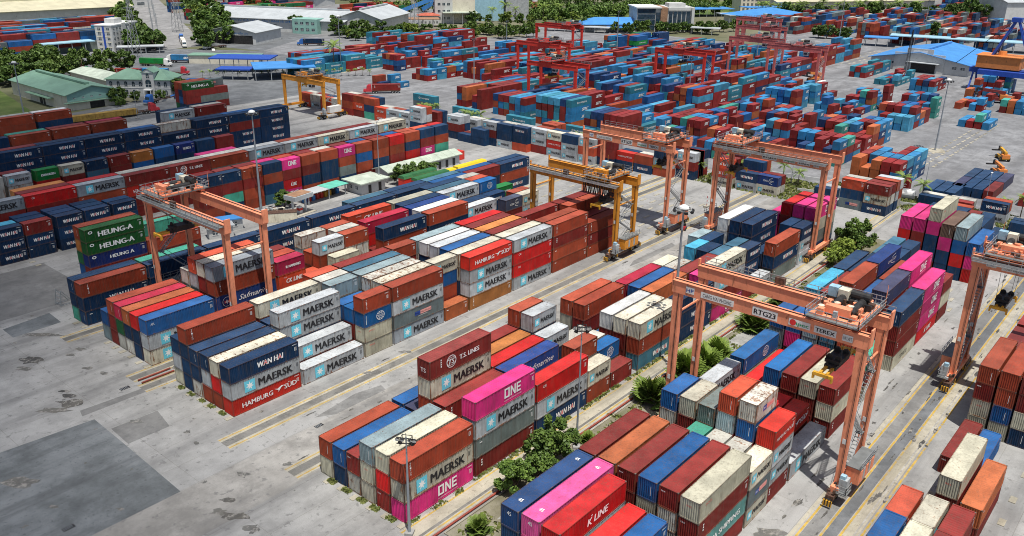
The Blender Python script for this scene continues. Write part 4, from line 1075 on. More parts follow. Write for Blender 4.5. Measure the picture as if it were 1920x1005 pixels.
g29 = gantry('peach gantry crane numbered RTG29 over the empty concrete pads', 115.6, 123.3, -3.6, 20.5, 21.2, PEACH,
             std_signs('RTG29', 20.5, -3.6, 21.2), tro=0.2, spr=15.2, walk='far', detail=2, sprL=3.0, cab=True)
g24 = gantry('peach gantry crane numbered RTG24 over blue and pink containers', 121.8, 129.4, -37.6, -12.4, 22.2, PEACH,
             std_signs('RTG24', -12.4, -37.6, 22.2, 'PORT OF HAI PHONG'), tro=-15.6, spr=15.4, walk='near', house='l', detail=2, sprL=3.2, cab=False)
# cable reel at the foot of RTG24
m = MB(); m.tube((133.4, -38.6, 2.6), (133.4, -38.9, 2.6), 1.75, n=24, mat=GREY); m.tube((133.4, -38.5, 2.6), (133.4, -39.0, 2.6), .45, n=12, mat=DARK)
m.v = [(a-g24.location.x, b-g24.location.y, c) for a, b, c in m.v]; m.build('cable_reel', g24)
m = MB()                                                  # hose loops of the amber crane
for k in range(13):
    y = -4.0+k*.62; prev = None
    for i in range(9):
        t = i/8; p = (91.9-.1*(k % 2), y+.3*math.sin(t*3.14), 17.0-2.9*math.sin(t*math.pi)-.25)
        q = (p[0], y+.55*t, p[2])
        if prev: m.bar(prev, q, .13, .13, DARK)
        prev = q
m.v = [(a-gA.location.x, b-gA.location.y, c) for a, b, c in m.v]; m.build('hose_loops', gA)
REDS = [(217, 225, 98.5, 122, 17.6, 113, 11.5, 'red gantry crane nearest of the red ones, over light blue roofs', REDC),
        (259, 267, 139, 163, 18.5, 147, 12, 'red gantry crane second from left behind the nearest red one', REDC),
        (325, 333, 180, 205, 18.5, 184, None, 'red gantry crane farthest back at left of the red ones', REDC),
        (284, 292, 79, 103, 18.5, 92, 12, 'red gantry crane alone in the middle of the container yard', REDC),
        (345, 353, 74, 98, 19, 84, None, 'faded red gantry crane in the right cluster, nearest of three', PINKC),
        (397, 405, 96, 120, 19, 104, None, 'faded red gantry crane in the right cluster, middle of three', PINKC),
        (440, 448, 118, 142, 19, 126, None, 'faded red gantry crane in the right cluster, farthest of three', PINKC),
        (330, 338, 47, 71, 19, 57, None, 'faded red gantry crane standing by the empty pads at right', PINKC)]
for X0, X1, a, b, zt, ty, sp, lb, P in REDS:
    gantry(lb, X0, X1, a, b, zt, P, tro=ty, spr=sp, walk='far', detail=1, sprL=3.0, cab=True)
# yellow crane at the upper left
gantry('amber gantry crane at the upper left over orange stacks', 141, 148, 158, 182, 13.8, AMBER, tro=170, spr=11, walk='far', detail=1, sprL=3.0)
# ================================================================ GROUND
def ground_mat(name, base, dark, slab=0.0, stain=0.5, warm=None, scale=1.0):
    m = bpy.data.materials.new(name); m.use_nodes = True; MATS[name] = m
    nt = m.node_tree; bs = nt.nodes['Principled BSDF']
    pos = nd(nt, 'ShaderNodeNewGeometry').outputs['Position']
    n1 = noise(nt, pos, 0.035*scale, 8.0, 0.66); n2 = noise(nt, pos, 0.16*scale, 10.0, 0.74)
    n3 = noise(nt, pos, 0.9*scale, 5.0, 0.6); n4 = noise(nt, pos, 0.16*scale, 6.0, 0.6, (0.10, 1.0, 1.0))
    n5 = noise(nt, pos, 9.0, 3.0, 0.6)
    c = mixc(nt, ramp(nt, n2, 0.36, 0.66), tuple(x*1.12 for x in base), tuple(x*0.60 for x in base))
    c = mixc(nt, mth(nt, 'MULTIPLY', mth(nt, 'SUBTRACT', 1.0, ramp(nt, n1, 0.46, 0.58)), 0.45), c, tuple(x*0.62 for x in base))
    if warm: c = mixc(nt, mth(nt, 'MULTIPLY', ramp(nt, n1, 0.42, 0.64), 0.75), c, warm)
    c = mixc(nt, mth(nt, 'MULTIPLY', ramp(nt, n4, 0.47, 0.66), 0.60*stain), c, dark)        # tyre-worn streaks along the lanes
    c = mixc(nt, mth(nt, 'MULTIPLY', ramp(nt, n3, 0.585, 0.66), 0.60*stain), c, dark)        # oil spots
    c = mixc(nt, mth(nt, 'MULTIPLY', ramp(nt, n5, 0.40, 0.70), 0.22), c, dark)
    if slab:
        b = nd(nt, 'ShaderNodeTexBrick', Scale=1.0); b.offset = 0.0
        b.inputs['Mortar Size'].default_value = 0.035; b.inputs['Brick Width'].default_value = slab*2.3; b.inputs['Row Height'].default_value = slab
        b.inputs['Color1'].default_value = (1, 1, 1, 1); b.inputs['Color2'].default_value = (.90, .90, .90, 1); b.inputs['Mortar'].default_value = (.66, .64, .60, 1)
        nt.links.new(pos, b.inputs['Vector'])
        c = mixc(nt, 0.75, c, b.outputs['Color'], 'MULTIPLY')
    nt.links.new(c, bs.inputs['Base Color']); bs.inputs['Roughness'].default_value = 0.85; bs.inputs['Specular IOR Level'].default_value = 0.25
    return m
CONC = ground_mat('concrete_paving', (0.385, 0.385, 0.375), (0.12, 0.12, 0.12), 5.2, 0.9, (0.33, 0.33, 0.325))
ASPH = ground_mat('yard_asphalt', (0.25, 0.255, 0.265), (0.11, 0.11, 0.115), 0, 0.8)
ROAD = ground_mat('road_asphalt', (0.17, 0.18, 0.19), (0.07, 0.075, 0.08), 0, 0.7)
DARKA = ground_mat('dark_asphalt_patch', (0.16, 0.175, 0.182), (0.075, 0.08, 0.085), 0, 1.0, (0.21, 0.225, 0.235), 2.2)
MIDA = ground_mat('grey_asphalt_patch', (0.22, 0.22, 0.215), (0.12, 0.12, 0.12), 0, 0.8)
PALE = ground_mat('pale_concrete', (0.46, 0.43, 0.35), (0.17, 0.155, 0.12), 0, 1.0, (0.40, 0.37, 0.29), 2.0)
LANE = ground_mat('tyre_lane', (0.205, 0.20, 0.185), (0.07, 0.07, 0.07), 0, 0.8, None, 1.5)
def worn(name, c, share):
    m = ground_mat(name, c, (0.16, 0.15, 0.13), 0, 0.8, None, 2.0); nt = m.node_tree; bs = nt.nodes['Principled BSDF']
    src = bs.inputs['Base Color'].links[0].from_socket; pos = nd(nt, 'ShaderNodeNewGeometry').outputs['Position']
    w = ramp(nt, noise(nt, pos, 1.3, 6.0, .7), share-.10, share+.05)
    nt.links.new(mixc(nt, w, (0.26, 0.25, 0.23), src), bs.inputs['Base Color']); return m
LINE = worn('lane_yellow', (0.56, 0.37, 0.06), .46)
LINEW = worn('lane_white', (0.48, 0.47, 0.44), .54)
EARTH = ground_mat('earth_and_scrub', (0.14, 0.15, 0.08), (0.06, 0.075, 0.03), 0, 0.6, (0.20, 0.18, 0.13), 0.3)
LAWN = ground_mat('lawn', (0.10, 0.16, 0.035), (0.05, 0.08, 0.02), 0, 0.6, (0.15, 0.17, 0.06))
SOIL = ground_mat('soil_strip', (0.21, 0.19, 0.13), (0.09, 0.10, 0.04), 0, 1.0, (0.26, 0.245, 0.20), 2.5)
def sheet(name, pts, z, m, n=1):
    b = MB(); b.face([(x, y, z) for x, y in pts], m); return tag(b.build(name), kind='structure')
def rsheet(name, x0, x1, y0, y1, z, m): return sheet(name, [(x0,y0),(x1,y0),(x1,y1),(x0,y1)], z, m)
rsheet('ground', -1500, 6000, -2500, 4500, -0.02, EARTH)
rsheet('concrete_yard', -130, 176, -200, 204, 0.0, CONC)
sheet('asphalt_yard', [(176,-260),(470,-260),(470,290),(345,372),(300,372),(232,330),(232,272),(176,204)], 0.0, ASPH)
sheet('back_yard', [(470,-260),(1000,-260),(860,150),(640,215),(470,130)], 0.0, ASPH)
sheet('left_yard', [(60,372),(196,380),(268,470),(210,520),(40,520)], 0.0, ASPH)
sheet('upper_yard', [(285,470),(330,372),(480,372),(490,470),(440,600),(270,640),(262,520)], 0.0, ASPH)
sheet('junction_road', [(70,204),(176,204),(232,272),(232,330),(196,380),(120,386),(104,330),(112,240),(70,232)], 0.004, ROAD)
sheet('main_road', [(340,705),(366,690),(222,372),(192,372)], 0.008, ground_mat('pale_road', (0.30,0.30,0.30), (0.15,0.15,0.15), 0, .6))
sheet('depot_yard', [(222,372),(232,330),(300,372),(332,372),(285,472),(268,470)], 0.002, ROAD)
sheet('lawn', [(48,232),(70,232),(84,316),(60,330)], 0.006, LAWN)
sheet('green_belt', [(318,352),(345,300),(400,270),(420,362),(330,372)], 0.006, SOIL)
sheet('green_field', [(490,400),(840,310),(720,240),(500,300)], 0.006, LAWN)
sheet('planted_strip', [(168.5,15.5),(182,-14.6),(174,-18.4),(160.5,8.1)], 0.006, SOIL)
sheet('planted_strip', [(176,-14),(190,-72),(181,-72),(172,-18)], 0.010, SOIL)
sheet('asphalt_patch', [(-60,18),(-26.3,15.8),(-13.8,14.7),(-14.0,6.5),(-14.7,-13.6),(-20.6,-17.5),(-60,-24)], 0.004, DARKA)
sheet('asphalt_patch', [(-13.4,10.4),(-6.5,10.1),(-7.5,4.8),(-13.7,4.9)], 0.004, MIDA)
sheet('asphalt_patch', [(-10.6,56.1),(-2.1,57.2),(-2.4,51.6),(-10.7,51.4)], 0.004, DARKA)
sheet('asphalt_patch', [(7.8,-8.9),(16.3,-7.9),(20.8,-8.9),(20.1,-11.4),(11.2,-10.9)], 0.004, MIDA)
sheet('asphalt_patch', [(94.4,-8.6),(110.3,-8.9),(108,-11.7),(90.8,-9.9)], 0.004, MIDA)
sheet('asphalt_patch', [(-14.1,18.6),(-2.7,17.9),(-3.0,16.6),(-14.6,16.8)], 0.008, MIDA)
rsheet('asphalt_patch', -40, 8, 60, 84, 0.004, MIDA)
rsheet('worn_lane', -100, 170, -20.3, -10.5, 0.006, ground_mat('lane_concrete', (0.33,0.32,0.30), (0.13,0.13,0.13), 0, 1.0))
STAIN = worn('oil_stain', (0.07, 0.07, 0.07), .46); STAINL = worn('damp_stain', (0.145, 0.145, 0.14), .47)
sr = random.Random(3); zz = .0205
for x, y, ax, ay, bx, by, d in [(-12.2,40.3,1.2,-1.3,0.6,1.4,1),(-13.0,26.0,0.7,-0.8,0.2,0.5,1),(-13.3,24.1,0.9,-1.0,0.3,0.6,1),(-14.1,21.6,1.6,-1.8,0.6,1.4,1),(-17.0,21.8,2.1,-2.3,0.3,0.8,0),(-7.0,37.6,0.5,-0.6,0.3,0.6,0),(-7.2,30.9,0.6,-0.6,0.3,0.5,0),(-6.3,27.2,0.5,-0.6,0.3,0.5,0),(-6.9,48.7,2.5,-2.7,0.3,0.7,0),(-14.1,38.1,1.0,-1.1,0.3,0.8,0),(-11.7,-16.5,0.6,-0.7,0.4,0.6,1),(-13.0,-19.9,1.2,-1.4,0.5,0.8,1),(-13.7,-17.8,0.7,-0.8,0.4,0.6,0),(-7.3,-13.3,0.7,-0.7,0.4,0.6,0),(2.9,19.6,1.2,-1.3,0.4,0.7,0),(0,9.9,0.5,-0.6,0.4,0.6,0),(-6.6,1.5,0.4,-0.4,0.2,0.4,0),(-7.3,-1.9,0.3,-0.3,0.2,0.4,0),(-26.6,-1.6,0.4,-0.5,0.2,0.4,0),(-21.4,-8.2,0.3,-0.4,0.2,0.3,0),(-27.4,6.8,1.8,-2.0,0.5,1.2,0),(-10.1,9.7,0.8,-0.9,0.3,0.6,0),(-5.0,38.4,0.7,-0.8,0.3,0.6,0),(-12.8,-23.4,0.8,-0.9,0.4,0.6,0),(-1.9,-15.7,0.5,-0.5,0.3,0.4,0),(50.6,-73.0,0.6,-0.7,1.3,0.5,0),(27.8,-71.0,1.3,-1.5,1.1,0.5,0),(55.1,3.9,0.7,-0.8,0.6,0.5,0),(22.0,-4.4,0.8,-0.9,0.4,0.4,0),(31.2,-3.4,0.9,-0.9,0.4,0.4,0),(58.5,-14.5,0.7,-0.7,0.6,0.4,0)]+[(sr.uniform(-40, 0), sr.uniform(-30, 60), sr.uniform(.1, .5), 0, 0, sr.uniform(.1, .4), 0) for i in range(34)]+[(sr.uniform(20, 150), sr.uniform(-82, -69), sr.uniform(.3, 1.6), 0, 0, sr.uniform(.1, .3), 1) for i in range(110)]+[(sr.uniform(0, 150), sr.uniform(-20, -1), sr.uniform(.2, 1.2), 0, 0, sr.uniform(.1, .3), 1) for i in range(50)]:
    b = MB(); n = 14; ph = [sr.uniform(.55, 1.25) for i in range(n)]
    b.face([(x+ph[i]*(ax*math.cos(6.283*i/n)+bx*math.sin(6.283*i/n)), y+ph[i]*(ay*math.cos(6.283*i/n)+by*math.sin(6.283*i/n)), zz) for i in range(n)], STAIN if d else STAINL)
    zz += .00004; tag(b.build('oil_stain'), kind='structure')
BEAMS = []
def runway(x0, x1, y, slope=0.0, track=True):
    """concrete runway beam: two yellow edge lines and a dark tyre track between"""
    def st(n, a, b, z, m): sheet(n, [(x0, y+a), (x1, y+a+slope*(x1-x0)), (x1, y+b+slope*(x1-x0)), (x0, y+b)], z, m)
    st('runway', -1.7, 1.7, .010, PALE); (st('tyre_track', -.75, .75, .014, LANE) if track else st('tyre_track', -1.0, -.6, .014, LANE))
    st('lane_marking', 1.2, 1.42, .018, LINE); st('lane_marking', -1.42, -1.2, .018, LINE)
runway(-5, 176, -5.2); runway(-3, 176, -17.9); runway(-1.5, 175, -39.0, 0, False); runway(-4.8, 176, 17.9); runway(-4.5, 176, 22.2); runway(-5.3, 176, 44.0); runway(30, 175, -49.6)
for y in (-73.6, -75.8): sheet('lane_marking', [(-40,y),(200,y),(200,y-.28),(-40,y-.28)], .018, LINE)
for y in (-77.6, -79.6): sheet('lane_marking', [(-40,y),(200,y),(200,y-.28),(-40,y-.28)], .018, LINE)
sheet('lane_marking', [(-40,-78.9),(200,-78.9),(200,-79.1),(-40,-79.1)], .018, LINEW)
rsheet('runway', -40, 200, -73.4, -72.9, .010, PALE); rsheet('runway', -40, 200, -79.4, -77.9, .010, PALE)
rsheet('tyre_track', -40, 200, -75.7, -73.95, .012, MIDA); rsheet('tyre_track', -40, 200, -77.5, -76.1, .012, ROAD)
rsheet('planted_strip', 2, 96, -48.5, -41.6, .008, SOIL)
rsheet('planted_strip', 96, 146, -48.5, -41.6, .008, SOIL)
sheet('paving_slab', [(8,-44.6),(27,-42.6),(30,-47),(12,-48.2)], .014, ground_mat('slab', (0.34,0.34,0.32), (0.15,0.15,0.14), 0, 1.2, None, 2))
sheet('paving_slab', [(62,-43),(78,-42.8),(80,-47.6),(64,-47.6)], .014, MATS['slab'])
# kerb of the planted strip
kb = MB(); kb.box(2, 146, -41.75, -41.6, 0, .16, PALE); kb.box(1.8, 2, -48.5, -41.6, 0, .16, PALE); tag(kb.build('kerb'), kind='structure')
# red rail pipes
REDP = mat('rust_red_pipe', (0.26, 0.055, 0.035), 0.6, var=0.25, grime=0.4)
for x0, x1, y, lb in ((-4, 1.5, 20.6, 'upper red steel rail lying on the apron between the left blocks'), (-4, 1.5, 19.4, 'lower red steel rail lying on the apron between the left blocks'),
                  (-1, 140, -41.2, 'long rust red pipe rail on posts along the centre block'), (9, 12, -14.2, 'short red steel bar lying in the lane behind the centre block')):
    b = MB(); b.tube((x0, y, .22), (x1, y, .22), .14, n=7, mat=REDP)
    for k in range(int((x1-x0)/6)+1): b.box(x0+k*6, x0+k*6+.2, y-.1, y+.1, 0, .22, DARK)
    tag(b.build('pipe_rail'), lb, 'rail')
# drain grates
for i, (x, y, w, d) in enumerate(((8.4, 4.2, 0, 0), (-7.2, 19.7, 1.5, .8), (6.2, -11.5, 1.3, .7), (-27.9, -7.4, 1.4, .7), (114.3, -5.9, 1.2, .8))):
    if not w: continue
    b = MB(); b.box(x, x+w, y, y+d, .002, .03, DARK)
    for k in range(5): b.box(x+.1+k*(w-.2)/5, x+.18+k*(w-.2)/5, y+.06, y+d-.06, .03, .05, STEEL)
    tag(b.build('drain_grate'), ['', 'dark drain grate in the apron left of the left centre block', 'dark drain grate in the lane beside the centre block', 'dark drain grate at the bottom edge of the dark patch', 'dark drain grate in the lane under the mast top'][i], 'drain')
# concrete pads under the stack ends and on the empty slots
PADM = MB(); PADM.box(-.55, .55, -.4, .4, 0, .09, PALE); PADME = PADM.mesh('concrete_pad')
def pad(x, y, sx=1, sy=1): tag(link('concrete_pad', PADME, None, (x, y, 0), None, (sx, sy, 1)), kind='structure')
for y0, x0 in ((0, -.5), (23.7, -.6), (-36.8, -.5), (46.5, -.5), (83, 7)):
    for r in range(6 if y0 < 40 else 2): pad(x0+rnd.uniform(-.3, .1), y0+2.76*r+rnd.uniform(-.2, .4))
for x in (104, 110.2, 116.4, 122.6, 128.8, 135, 141.2):
    for y in (.4, 3.2, 6.0, 8.8, 11.6, 14.2): pad(x+rnd.uniform(-.2, .2), y+rnd.uniform(-.2, .2), 2.4, .8)
for x in (101, 107.2, 113.4, 119.6, 125.8, 132, 138.2, 144.4):
    for y in (24.5, 27.3, 30, 33, 36): pad(x+rnd.uniform(-.2, .2), y+rnd.uniform(-.2, .2), 2.2, .8)
for k in range(14):
    for y in (-28.3, -31.0, -33.6): pad(227+k*6.2, y, 1.5, 1.0); pad(229.4+k*6.2, y, 1.2, .8)
for k in range(9):
    for y in (60, 64, 68, 72, 76): pad(430+k*8, y, 3.5, 1.2)
for x in (30, 36, 42.5, 49, 55, 62, 68):
    for y in (-83.6, -86.4, -92, -95, -97.5): pad(x, y, 1.4, 1.0)
for x, y in ((124,-66),(126.5,-68.8),(119,-67.5),(113.5,-68.6),(120.5,-71.5)): pad(x, y, 1.8, .8)
# ================================================================ PLANTS
def leaf_mat(name, dark, light, spots=None):
    m = bpy.data.materials.new(name); m.use_nodes = True; MATS[name] = m
    nt = m.node_tree; bs = nt.nodes['Principled BSDF']
    at = nd(nt, 'ShaderNodeAttribute', attribute_name='leaf'); oi = nd(nt, 'ShaderNodeObjectInfo')
    c = mixc(nt, at.outputs['Fac'], dark, light)
    c = mixc(nt, mth(nt, 'MULTIPLY', oi.outputs['Random'], 0.35), c, (0.06, 0.085, 0.02))
    nt.links.new(c, bs.inputs['Base Color']); bs.inputs['Roughness'].default_value = 0.55; bs.inputs['Specular IOR Level'].default_value = 0.3
    return m
LEAF = leaf_mat('broad_leaves', (0.04, 0.085, 0.015), (0.16, 0.25, 0.045))
LEAFL = leaf_mat('light_leaves', (0.09, 0.15, 0.02), (0.30, 0.38, 0.06))
LEAFD = leaf_mat('dark_leaves', (0.03, 0.07, 0.014), (0.115, 0.19, 0.035))
PALMM = leaf_mat('palm_leaves', (0.05, 0.11, 0.02), (0.24, 0.33, 0.06))
GRASSM = leaf_mat('weeds', (0.12, 0.16, 0.04), (0.34, 0.36, 0.12))
def leafy(name, quads, mt):
    """quads: list of (centre, a, b, tone)"""
    vs, fs, tn = [], [], []
    for c, a, b, t in quads:
        n = len(vs); vs += [c-a-b, c+a-b, c+a+b, c-a+b]; fs.append((n, n+1, n+2, n+3)); tn.append(t)
    me = bpy.data.meshes.new(name); me.from_pydata([tuple(v) for v in vs], [], fs)
    at = me.attributes.new('leaf', 'FLOAT', 'FACE'); at.data.foreach_set('value', tn)
    me.materials.append(mt); me.update(); return me
def rv(r): 
    while True:
        v = Vector((r.uniform(-1,1), r.uniform(-1,1), r.uniform(-1,1)))
        if 0.05 < v.length <= 1: return v.normalized()
def crown(seed, n, leaf, w, h, z0, mt, nb=14):
    r = random.Random(seed); bl = []
    for i in range(nb):
        a = r.uniform(0, 6.28); q = r.uniform(.1, .95)**.7*w; zz = z0+h*r.uniform(.10, .92); k = 1-.75*abs((zz-z0)/h-.42)
        bl.append((Vector((q*k*math.cos(a), q*k*math.sin(a), zz)), w*r.uniform(.14, .34)*k, h*r.uniform(.07, .17), r.uniform(-.3, .3)))
    qs = []
    for i in range(n):
        c, rw, rh, t = r.choice(bl); d = rv(r); s = r.uniform(.45, 1.0)**.6*(1.12 if r.random() < .12 else 1)
        p = c+Vector((d.x*rw*s, d.y*rw*s, d.z*rh*s)); nrm = (rv(r)+Vector((0, 0, .5))+d*.5).normalized()
        a = nrm.orthogonal().normalized(); a.rotate(Matrix.Rotation(r.uniform(0, 6.28), 3, nrm)); b = nrm.cross(a); l = leaf*r.uniform(.6, 1.3)
        qs.append((p, a*l*.5, b*l*.32, min(1, max(0, r.gauss(.45, .22)+t))))
    return leafy('crown', qs, mt), bl
def trunk(bl, z0, rad, seed):
    r = random.Random(seed); m = MB(); top = Vector((r.uniform(-.2, .2), r.uniform(-.2, .2), z0+.25*max(.5, z0)))
    m.tube((0, 0, -.1), top, rad, rad*.65, 7, WOODY)
    for c, rw, rh, t in bl[:7]: m.tube(top*r.uniform(.8, 1), c*.95, rad*.45, rad*.12, 5, WOODY)
    return m.mesh('trunk')
TREE = {}
def proto(key, n, leaf, w, h, z0, rad, mt, nb=14):
    cm, bl = crown(hash(key) % 1000 if False else sum(map(ord, key)), n, leaf, w, h, z0, mt, nb); TREE[key] = (cm, trunk(bl, z0, rad, len(key)))
proto('near_a', 6500, .34, 3.6, 5.2, 1.2, .16, LEAF, 40)
proto('near_b', 4500, .32, 3.0, 3.2, .7, .12, LEAFL, 34)
proto('near_c', 4200, .34, 2.8, 3.8, .9, .12, LEAF, 34)
proto('mid_a', 2200, .62, 4.6, 6.2, 1.8, .22, LEAF, 30)
proto('mid_b', 2200, .62, 5.4, 5.6, 2.0, .25, LEAFD, 30)
proto('far_a', 900, 1.1, 4.6, 7.0, 1.5, .25, LEAF, 20)
proto('far_b', 900, 1.15, 5.5, 6.0, 1.8, .28, LEAFD, 20)
proto('far_c', 800, 1.0, 3.6, 6.5, 1.5, .22, LEAFL, 18)
def tree(key, x, y, s, label, group, sz=1.0, name='tree'):
    t = empty(name, (x, y, 0), rnd.uniform(0, 6.28)); t.scale = (s, s, s*sz)
    tag(t, label, 'tree', group)
    link('trunk', TREE[key][1], t); link('crown', TREE[key][0], t); return t
def palm_mesh(seed, h, n, ln, droop=1.0, lw=.5):
    r = random.Random(seed); qs = []
    for i in range(n):
        a = i*2.399+r.uniform(-.2, .2); el = r.uniform(-.1, 1.15); p = Vector((0, 0, h)); seg = 7
        for k in range(seg):
            e = el-droop*1.5*(k/seg)**1.4; d = Vector((math.cos(a)*math.cos(e), math.sin(a)*math.cos(e), math.sin(e))); q = p+d*ln/seg
            sd_ = d.cross(Vector((0, 0, 1))).normalized(); c = (p+q)/2; w = lw*math.sin(math.pi*(k+.7)/(seg+.6))
            tn = min(1, max(0, .3+.5*(el/1.2)+r.uniform(-.25, .25)))
            for s_ in (-1, 1):
                out = (sd_*s_+Vector((0, 0, -.45))+d*.5).normalized()
                for u in range(2): qs.append((p+d*ln/seg*(u+.5)/2+out*w*.5, d*ln/seg*.17, out*w*.5, tn))
            p = q
    return leafy('crown', qs, PALMM)
def fan_mesh(seed, n, ln, h):
    """low palm of fan leaves"""
    r = random.Random(seed); qs = []
    for i in range(n):
        a = i*2.399; el = r.uniform(.0, 1.35); st = r.uniform(.45, 1)*ln; base = Vector((r.uniform(-.3,.3), r.uniform(-.3,.3), h*r.uniform(.3,1)))
        d = Vector((math.cos(a)*math.cos(el), math.sin(a)*math.cos(el), math.sin(el))); tip = base+d*st*.6
        sd_ = d.cross(Vector((0,0,1))).normalized(); u = sd_.cross(d)
        for k in range(13):
            b = (k-6)*.24; v = (d*math.cos(b)+sd_*math.sin(b)+u*(-.25*abs(b))).normalized(); l = st*.55*(1-.12*abs(b))
            qs.append((tip+v*l/2+Vector((0,0,-.05*abs(k-6))), v*l/2, v.cross(u).normalized()*.11, min(1, max(0, .25+.5*el/1.3+r.uniform(-.2,.3)))))
        for k in range(2): qs.append(((base+tip)/2, (tip-base)/2, sd_*.03 if k else u*.03, .5))
    return leafy('crown', qs, PALMM)
PALM = [palm_mesh(k, h, 18, 3.0) for k, h in enumerate((5.2, 6.0, 4.4))]
PTR = []
for h in (5.2, 6.0, 4.4):
    m = MB(); m.tube((0,0,0), (.05,.1,h*.5), .17, .13, 7, WOODY); m.tube((.05,.1,h*.5), (0,0,h), .13, .11, 7, WOODY); PTR.append(m.mesh('trunk'))
FANS = [fan_mesh(k, 74, 2.7, 1.3) for k in range(3)]
FTR = MB(); FTR.tube((0,0,0), (0,0,1.2), .28, .2, 8, WOODY); FTR = FTR.mesh('trunk')
def palm(x, y, k, s, label, group, low=False):
    t = empty('palm_tree' if not low else 'fan_palm', (x, y, 0), rnd.uniform(0, 6.28)); t.scale = (s, s, s); tag(t, label, 'palm', group)
    link('trunk', FTR if low else PTR[k % 3], t); link('crown', (FANS if low else PALM)[k % 3], t)
tree('near_a', 21.4, -42.6, 1.05, 'leafy green tree beside the grey mast in front of the centre block', 'trees in the planted strip')
tree('near_c', 13.4, -43.0, 1.0, 'leafy low tree next to the front dark blue container', 'trees in the planted strip')
tree('near_c', 17.3, -44.0, .95, 'small leafy tree between the two larger ones by the centre block', 'trees in the planted strip')
tree('near_a', 133.5, -42.6, 1.2, 'light green tree at the far end of the planted strip', 'trees in the planted strip')
tree('near_b', 126.5, -43.0, 1.2, 'bright yellow green bush tree beside the wheels of RTG24', 'trees in the planted strip')
tree('near_b', 121.3, -43.4, 1.05, 'bright bush tree nearest the single dark blue container roof', 'trees in the planted strip')
tree('near_b', 112.0, -44.6, .45, 'tiny bright shrub at the middle of the planted strip', 'trees in the planted strip')
for k, (x, y, s, lb) in enumerate(((45.4, -43.6, 1.2, 'big fan palm in front of the tall mast beside rails'), (55.6, -44.0, 1.35, 'fan palm at the foot of the tall mast'), (59.5, -45.2, 1.25, 'fan palm behind the near left leg of RTG23'),
        (64, -45.0, 1.2, 'fan palm between the left legs of RTG23'), (80.5, -44.0, 1.35, 'fan palm under the beam of RTG23 beside its number plate'), (92.5, -44.2, 1.2, 'fan palm behind the far beam of RTG23'),
        (4.8, -44.4, .62, 'small bright fan palm at the bottom near the front dark blue container'), (29.5, -42.8, .45, 'very small yellow fan palm beside the grey mast'))):
    palm(x, y, k, s, lb, 'fan palms in the planted strip', True)
def weeds(name, areas, n, seed, h=.35):
    r = random.Random(seed); qs = []
    for i in range(n):
        x0, x1, y0, y1 = r.choice(areas); p = Vector((r.uniform(x0, x1), r.uniform(y0, y1), h*.3)); a = Vector((r.uniform(-1,1), r.uniform(-1,1), 0)).normalized()
        l = h*r.uniform(.5, 1.4); qs.append((p, a*l*.5, Vector((r.uniform(-.4,.4), r.uniform(-.4,.4), 1))*l*.5, r.random()))
    o = link(name, leafy(name, qs, GRASSM)); return tag(o, 'patchy green weeds growing along the edges of the paving', 'weeds', None, 'stuff')
ar = [(x, x+rnd.uniform(1, 5), -37.6+rnd.uniform(-.2, .3), -36.95) for x in range(0, 105, 4)]
ar += [(x, x+rnd.uniform(1, 3.5), -41.0+rnd.uniform(-5.5, -.3), -41.0+rnd.uniform(-2.5, 0)) for x in range(22, 146, 3)]
ar += [(x, x+1.2, -48.4, -47.2) for x in range(6, 140, 3)]
ar = [(a, b, min(c, d), max(c, d)) for a, b, c, d in ar]
weeds('weeds', ar+[(3, 8, -46.5, -42.5)]*3+[(-.9, -.2, y, y+1.3) for y in (-35.5, -32.5, -30, -27, -24)]*2+[(-.9, -.3, y, y+1.2) for y in (1.5, 4.5, 7, 10, 13)], 7000, 5)
weeds('weeds', [(161, 182, -17, 14), (173, 188, -72, -18)], 5000, 6, .6)
tag(bpy.data.objects['weeds.001'], 'low scrub under the palms along the wall beyond the yard', 'scrub', None, 'stuff')
k = 0
for x, y in [(165,14),(168,9),(171,4),(173.5,-2),(175,-7),(176.5,-11),(166,18),(184,-37),(185.5,-42),(186,-62),(186,-66),(187.5,-71),(168,130),(168.5,127),(167.5,133),(168,108),(168.5,104.5),(169,101),(167.6,111),(170,72),(169,61),(170,55)]:
    palm(x, y, k, rnd.uniform(.75, 1.05), 'green palm in the line of palms across the yard road', 'palms along the yard road'); k += 1
T1 = ('dense green tree in the belts around the far offices and warehouses', 'trees beyond the yards')
WOODQ = []
def wood(x0, y0, x1, y1, n, jit, s0, s1, seed):
    r = random.Random(seed)
    for i in range(n):
        t = (i+.5)/n; x, y = x0+(x1-x0)*t+r.uniform(-jit, jit), y0+(y1-y0)*t+r.uniform(-jit, jit); s = r.uniform(s0, s1); sh = r.uniform(-.2, .2)
        for k in range(5):
            a = r.uniform(0, 6.28); c = Vector((x+2.8*s*math.cos(a)*r.random(), y+2.8*s*math.sin(a)*r.random(), s*r.uniform(2.2, 6.2)))
            for j in range(80):
                d = rv(r); p = c+d*s*2.4*r.uniform(.5, 1); nn = (rv(r)+d*.6+Vector((0,0,.5))).normalized(); u = nn.orthogonal().normalized(); v = nn.cross(u); l = r.uniform(.5, 1.2)*1.3
                WOODQ.append((p, u*l*.5, v*l*.35, min(1, max(0, r.gauss(.42, .2)+sh))))
def line(x0, y0, x1, y1, n, keys, s0, s1, lab, jit=2.0):
    for i in range(n):
        t = (i+.5)/n; tree(rnd.choice(keys), x0+(x1-x0)*t+rnd.uniform(-jit, jit), y0+(y1-y0)*t+rnd.uniform(-jit, jit), rnd.uniform(s0, s1), *lab, sz=rnd.uniform(.85, 1.15))
LB_R = ('roadside tree in the dense row along the straight road', 'trees along the straight road')
LB_G = ('dark leafy tree between the green roofed shed and the gate', 'trees around the green roofed buildings')
LB_W = ('round green tree near the white warehouses at the top', 'trees by the white warehouses')
